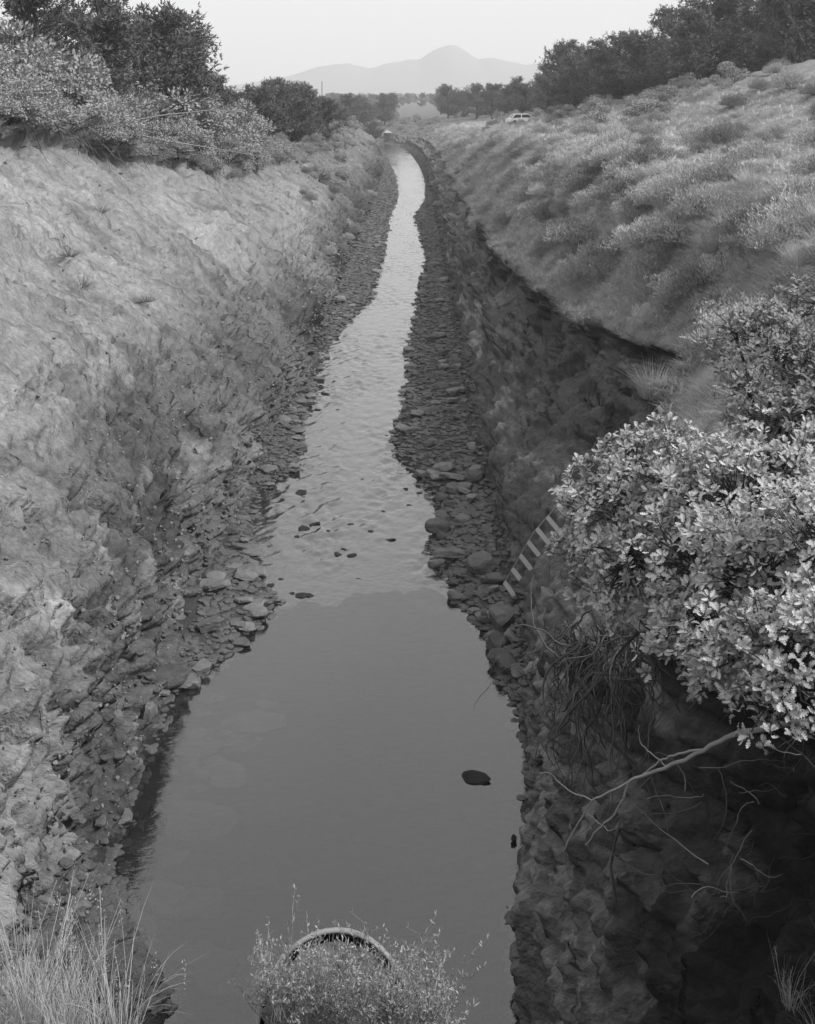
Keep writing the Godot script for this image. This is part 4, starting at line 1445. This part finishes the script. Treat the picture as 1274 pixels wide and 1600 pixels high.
func build_roots() -> void:
	var root := thing("exposed_roots", "tangle of exposed roots hanging over the dark wall under the oak bush", "roots", at(905, 985, 12.0))
	var base := root.position
	for i in 170:
		var px := rng.randf_range(868, 1010)
		var d := lerpf(12.6, 10.6, (px - 868) / 142.0)
		var p := at(px, rng.randf_range(965, 1060), d) - base
		var b := Soup.new()
		b.tint = grey(rng.randf_range(0.05, 0.2))
		var l := rng.randf_range(0.35, 1.9)
		b.tube(wander(p, Vector3(rng.randf_range(-0.6, 0.9), rng.randf_range(-1.2, 0.1), rng.randf_range(-0.3, 0.6)), l, 18, 0.5, Vector3(0, -0.10, 0.0)), rng.randf_range(0.004, 0.016), 0.002, 4)
		obj("root", b.mesh(), M.root, root)
	for q in [[893, 1055, 1012, 1240, 0.026], [985, 1130, 960, 1420, 0.024], [965, 1010, 870, 1150, 0.018], [905, 985, 830, 1120, 0.016], [1010, 1300, 1060, 1420, 0.012]]:
		var b := Soup.new()
		b.tint = grey(0.09)
		var a := at(q[0], q[1], 11.4) - base
		var e := at(q[2], q[3], 10.7) - base
		var pts := PackedVector3Array()
		for k in 10:
			pts.push_back(a.lerp(e, k / 9.0) + Vector3(sin(k * 0.9 + q[0]) * 0.07, 0, 0.06 * cos(k * 0.7)) + rdir() * 0.012)
		b.tube(pts, q[4], q[4] * 0.5, 6)
		obj("root", b.mesh(), M.root, root)
	var br := thing("bare_branch", "long pale forked bare branch reaching out over the dark wall", "branch", at(1300, 1120, 7.4))
	base = br.position
	var lines := [
		[[1300, 1120], [1180, 1140], [1145, 1148], [1090, 1178], [1040, 1200], [985, 1220]], [[985, 1220], [950, 1240], [928, 1250], [905, 1285], [880, 1330]], [[985, 1220], [965, 1265], [940, 1290], [915, 1320]],
		[[928, 1250], [900, 1240], [872, 1222], [862, 1210], [842, 1207]], [[1105, 1170], [1060, 1178], [1030, 1190], [1005, 1210]], [[1045, 1200], [1022, 1180], [1002, 1160], [999, 1133]], [[940, 1290], [925, 1275], [915, 1270]], [[940, 1290], [955, 1298], [965, 1292]]]
	for i in lines.size():
		var raw := PackedVector3Array()
		for k in lines[i].size():
			var q: Array = lines[i][k]
			var d := lerpf(9.0, 7.4, clampf((q[0] - 860.0) / 400.0, 0.0, 1.0))
			raw.push_back(at(q[0], q[1], d) - base)
		var pts := PackedVector3Array()
		for k in raw.size() - 1:
			for j in 5:
				pts.push_back(raw[k].cubic_interpolate(raw[k + 1], raw[maxi(k - 1, 0)], raw[mini(k + 2, raw.size() - 1)], j / 5.0) + rdir() * (0.0 if k + j == 0 else 0.007))
		pts.push_back(raw[raw.size() - 1])
		var b := Soup.new()
		b.tint = grey(0.42)
		var r: float = [0.022, 0.010, 0.010, 0.006, 0.010, 0.005, 0.003, 0.003][i]
		b.tube(pts, r, r * 0.55, 6)
		obj("limb" if i == 0 else "twig", b.mesh(), M.root, br)
	var tw := thing("dead_twigs", "thin dead twigs crossing the black hollow below the oak bush", "twigs", at(1120, 1240, 7.6))
	base = tw.position
	for i in 46:
		var p := at(rng.randf_range(1010, 1260), rng.randf_range(1080, 1420), rng.randf_range(7.2, 9.2)) - base
		var b := Soup.new()
		b.tint = grey(rng.randf_range(0.06, 0.2))
		b.tube(wander(p, Vector3(rng.randf_range(-1, 1), rng.randf_range(-0.8, 0.5), rng.randf_range(-0.3, 0.3)), rng.randf_range(0.25, 0.9), 10, 0.35), 0.004, 0.0015, 4)
		obj("twig", b.mesh(), M.root, tw)
	# the overhanging sod of the pale bank
	for q in [[60, 205, 40.5, 26, "roots dangling from the sod overhang near the blackened trunk"], [150, 215, 47.0, 26, "tangled pale roots and dead branches on the sod overhang"], [240, 250, 53.0, 18, "roots under the second sod overhang"], [340, 300, 60.0, 14, "thin roots trailing down the slope past the overhang"]]:
		var p := ground(-1, 5.0, q[2])
		var g := thing("hanging_roots", q[4], "roots", p)
		for i in q[3]:
			var b := Soup.new()
			b.tint = grey(rng.randf_range(0.05, 0.3))
			var st := ground(-1, rng.randf_range(4.7, 5.05), q[2] + rng.randf_range(-4, 4)) - p + Vector3(0.15, 0.1, 0)
			var dir := Vector3(rng.randf_range(0.2, 1.0), rng.randf_range(-1.2, -0.2), rng.randf_range(-0.6, 0.6))
			b.tube(wander(st, dir, rng.randf_range(0.5, 2.0), 9, 0.4, Vector3(0.03, -0.08, 0)), rng.randf_range(0.01, 0.025), 0.005, 4)
			obj("root", b.mesh(), M.root, g)
	for q in [[[190, 192], [255, 180], [330, 172], [383, 175], 50.0, "long thin pale dead branch lying across the thicket"], [[190, 205], [270, 222], [330, 231], [400, 243], 52.0, "pale dead branch trailing along the rim toward the overhang"]]:
		var pts := PackedVector3Array()
		for k in 4:
			pts.push_back(at(q[k][0], q[k][1], q[4]))
		var g := thing("dead_branch", q[5], "branch", pts[0])
		for k in 4:
			pts[k] -= g.position
		var b := Soup.new()
		b.tint = grey(0.45)
		b.tube(pts, 0.04, 0.015, 5)
		obj("limb", b.mesh(), M.root, g)

func build_foreground() -> void:
	var pipe := thing("pipe_end", "round pipe end with pale rim behind the weeds at the bottom", "pipe", at(522, 1606, 5.45))
	var ring := Soup.new()
	ring.tint = grey(0.22)
	var n := 40
	var ax := Vector3(0, 0.55, 0.85).normalized()
	var right := Vector3.RIGHT
	var up := ax.cross(right).normalized()
	var rr := 0.385
	var loop := PackedVector3Array()
	for i in n + 1:
		loop.push_back((right * cos(TAU * i / n) + up * sin(TAU * i / n)) * rr)
	ring.tube(loop, 0.012, 0.012, 6)
	var deep := PackedVector3Array()
	for i in n + 1:
		deep.push_back(loop[i] - ax * 0.05)
	ring.tube(deep, 0.011, 0.011, 6)
	obj("rim", ring.mesh(), M.metal, pipe)
	var face := Soup.new()
	face.tint = grey(0.2)
	for i in n:
		var a := TAU * i / n
		var b := TAU * (i + 1) / n
		face.tri(-ax * 0.02 - up * 0.025, (right * cos(b) + up * sin(b)) * 0.352 - ax * 0.035 - up * 0.014, (right * cos(a) + up * sin(a)) * 0.352 - ax * 0.035 - up * 0.014)
	obj("face", face.mesh(), M.plaster, pipe)
	var gap_shade := Soup.new()
	gap_shade.tint = grey(0.01)  # near-black disc: shade in the gap round the face, painted as colour
	for i in n:
		var a := TAU * i / n
		var b := TAU * (i + 1) / n
		gap_shade.tri(-ax * 0.15, (right * cos(b) + up * sin(b)) * 0.38 - ax * 0.1, (right * cos(a) + up * sin(a)) * 0.38 - ax * 0.1)
	obj("gap_shade", gap_shade.mesh(), M.matte_black, pipe)
	var weeds := []
	for i in 5:
		weeds.append(weed(12, 0.42, rng.randf_range(0.2, 0.3)))
	for i in 46:
		var px := rng.randf_range(385, 705)
		var d := rng.randf_range(5.0, 5.6)
		var ht := 1585.0 + rng.randf_range(-10, 45) + (25.0 if px > 620 else 0.0)
		var front := "in front of the pipe end" if px > 430 and px < 615 else "beside the pipe end"
		plant(weeds[rng.randi() % 5], "weed", at(px, ht, d), rng.randf_range(0.55, 0.95), "wispy weed with tiny leaves growing " + front, "weed", "wispy weeds " + front)
	var tall := []
	for i in 4:
		var root := Node3D.new()
		var s := Soup.new()
		for k in 60:
			var a := rng.randf() * TAU
			s.tint = grey(rng.randf_range(0.3, 0.5))
			s.blade(Vector3(cos(a), 0, sin(a)) * rng.randf() * 0.1, (Vector3.UP + Vector3(cos(a), 0, sin(a)) * rng.randf() * 0.35).normalized(), Vector3(0.1, -0.3, 0.0) + rdir() * 0.35, rng.randf_range(0.35, 0.8), 0.0024, 5)
		obj("blades", s.mesh(), M.straw, root)
		var h := Soup.new()
		for k in 7:
			var a := rng.randf() * TAU
			var tip := Vector3(cos(a) * 0.3 + 0.1, rng.randf_range(0.5, 0.8), sin(a) * 0.2)
			h.tint = grey(0.4)
			h.tube(PackedVector3Array([Vector3(0, 0, 0), tip * 0.5 - Vector3(0.04, 0, 0), tip]), 0.003, 0.002, 3)
			for q in 22:
				h.tint = grey(rng.randf_range(0.28, 0.42))
				h.leaf(tip + Vector3(0, -rng.randf() * 0.16, 0) + rdir() * 0.015, (rdir() + Vector3(0.2, 1, 0)).normalized(), rdir(), 0.014, 0.0022)
		obj("seed_heads", h.mesh(), M.straw, root)
		tall.append(root)
	for i in 15:
		var px := rng.randf_range(-10, 190)
		plant(tall[rng.randi() % 4], "tall_grass", at(px, 1600.0 + rng.randf_range(0, 70) + maxf(0.0, px - 140.0) * 0.6, rng.randf_range(4.2, 5.2)), rng.randf_range(0.5, 0.85), "tall pale seeding grass at the near corner below the pale bank", "grass clump", "tall seeding grass at the near corner")
	for i in 16:
		var d := rng.randf_range(6.6, 7.9)
		var p := ground(1, rng.randf_range(2.9, 4.1), d)
		plant(tall[rng.randi() % 4], "dry_grass", p, rng.randf_range(0.5, 0.8), "dry grass spreading on the ledge below the black hollow", "grass clump", "dry grass on the ledge below the black hollow", 0.8)
	for o in weeds + tall:
		o.free()

func build_oaks() -> void:
	near_oak("large pale lobed-leaf oak bush leaning over the canal from the dark wall", ground(1, 4.2, 9.6) + Vector3(0.1, -0.1, 0), [
		[at(960, 800, 10.5), 0.62], [at(1055, 770, 10.2), 0.7], [at(1150, 800, 9.4), 0.75], [at(985, 890, 10.2), 0.62], [at(1090, 895, 9.0), 0.65], [at(1195, 900, 8.4), 0.65], [at(1150, 1000, 7.8), 0.42], [at(1225, 1030, 7.3), 0.5],
		[at(1225, 740, 9.8), 0.7], [at(1016, 700, 10.9), 0.3], [at(915, 850, 10.9), 0.36], [at(1290, 860, 8.0), 0.7], [at(1300, 1000, 7.2), 0.5], [at(905, 790, 11.0), 0.3], [at(945, 755, 10.8), 0.38], [at(985, 718, 10.8), 0.34], [at(1040, 690, 10.8), 0.3], [at(1090, 980, 8.6), 0.4], [at(1200, 1110, 7.2), 0.3], [at(1060, 1010, 8.8), 0.4], [at(940, 930, 10.6), 0.35], [at(1120, 1060, 8.0), 0.3]], 900, 0.072, 300)
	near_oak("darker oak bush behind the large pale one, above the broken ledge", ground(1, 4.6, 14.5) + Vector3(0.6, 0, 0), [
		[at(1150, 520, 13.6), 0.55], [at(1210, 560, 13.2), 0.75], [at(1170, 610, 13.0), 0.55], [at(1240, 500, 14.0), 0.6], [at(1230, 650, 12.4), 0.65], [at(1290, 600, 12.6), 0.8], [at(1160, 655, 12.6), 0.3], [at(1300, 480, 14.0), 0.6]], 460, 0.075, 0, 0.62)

func _ready() -> void:
	var cam := Camera3D.new()
	cam.name = "camera"
	cam.position = Vector3(0, EYE, 0)
	add_child(cam)
	cam.set_frustum(0.1 * 1600.0 / F, Vector2(0.1 * (637.0 - VX) / F, -0.1 * (800.0 - HY) / F), 0.1, 20000.0)
	cam.current = true
	var sky := ProceduralSkyMaterial.new()
	sky.sky_top_color = grey(0.78).linear_to_srgb()
	sky.sky_horizon_color = grey(0.48).linear_to_srgb()
	sky.sky_curve = 0.35
	sky.sky_energy_multiplier = 1.15
	sky.ground_horizon_color = grey(0.3).linear_to_srgb()
	sky.ground_bottom_color = grey(0.15).linear_to_srgb()
	sky.sun_angle_max = 1.0
	var env := Environment.new()
	env.background_mode = Environment.BG_SKY
	env.sky = Sky.new()
	env.sky.sky_material = sky
	env.tonemap_mode = Environment.TONE_MAPPER_LINEAR
	env.tonemap_exposure = 1.28
	env.sdfgi_enabled = true
	env.ssao_enabled = true
	env.ssil_enabled = true
	env.fog_enabled = true
	env.fog_density = 0.0005
	env.fog_light_color = grey(0.9)
	var we := WorldEnvironment.new()
	we.name = "environment"
	we.environment = env
	add_child(we)
	var sun := DirectionalLight3D.new()
	sun.name = "sun"
	add_child(sun)
	sun.look_at_from_position(Vector3(0.62, 0.68, 0.34), Vector3.ZERO)
	sun.light_energy = 1.1
	sun.light_angular_distance = 10.0
	sun.shadow_enabled = true

	rng.seed = 20
	for q in [[n_rill, 1.0, 4], [n_lump, 0.9, 4], [n_fine, 2.4, 5], [n_big, 0.09, 3], [n_cell, 0.7, 2]]:
		q[0].noise_type = FastNoiseLite.TYPE_SIMPLEX_SMOOTH
		q[0].frequency = q[1]
		q[0].fractal_type = FastNoiseLite.FRACTAL_FBM
		q[0].fractal_octaves = q[2]
		q[0].seed = int(q[1] * 100)
	make_materials()

	build_bank(-1)
	build_bank(1)
	build_bed()
	build_water()
	build_portal_fill()
	build_mountains()
	var t0 := Time.get_ticks_msec()
	print("terrain ", t0)
	build_trees()
	build_brush()
	print("plants ", Time.get_ticks_msec())
	build_stones()
	build_ladder()
	build_car()
	build_house()
	build_oaks()
	build_roots()
	build_foreground()
	print("done ", Time.get_ticks_msec())
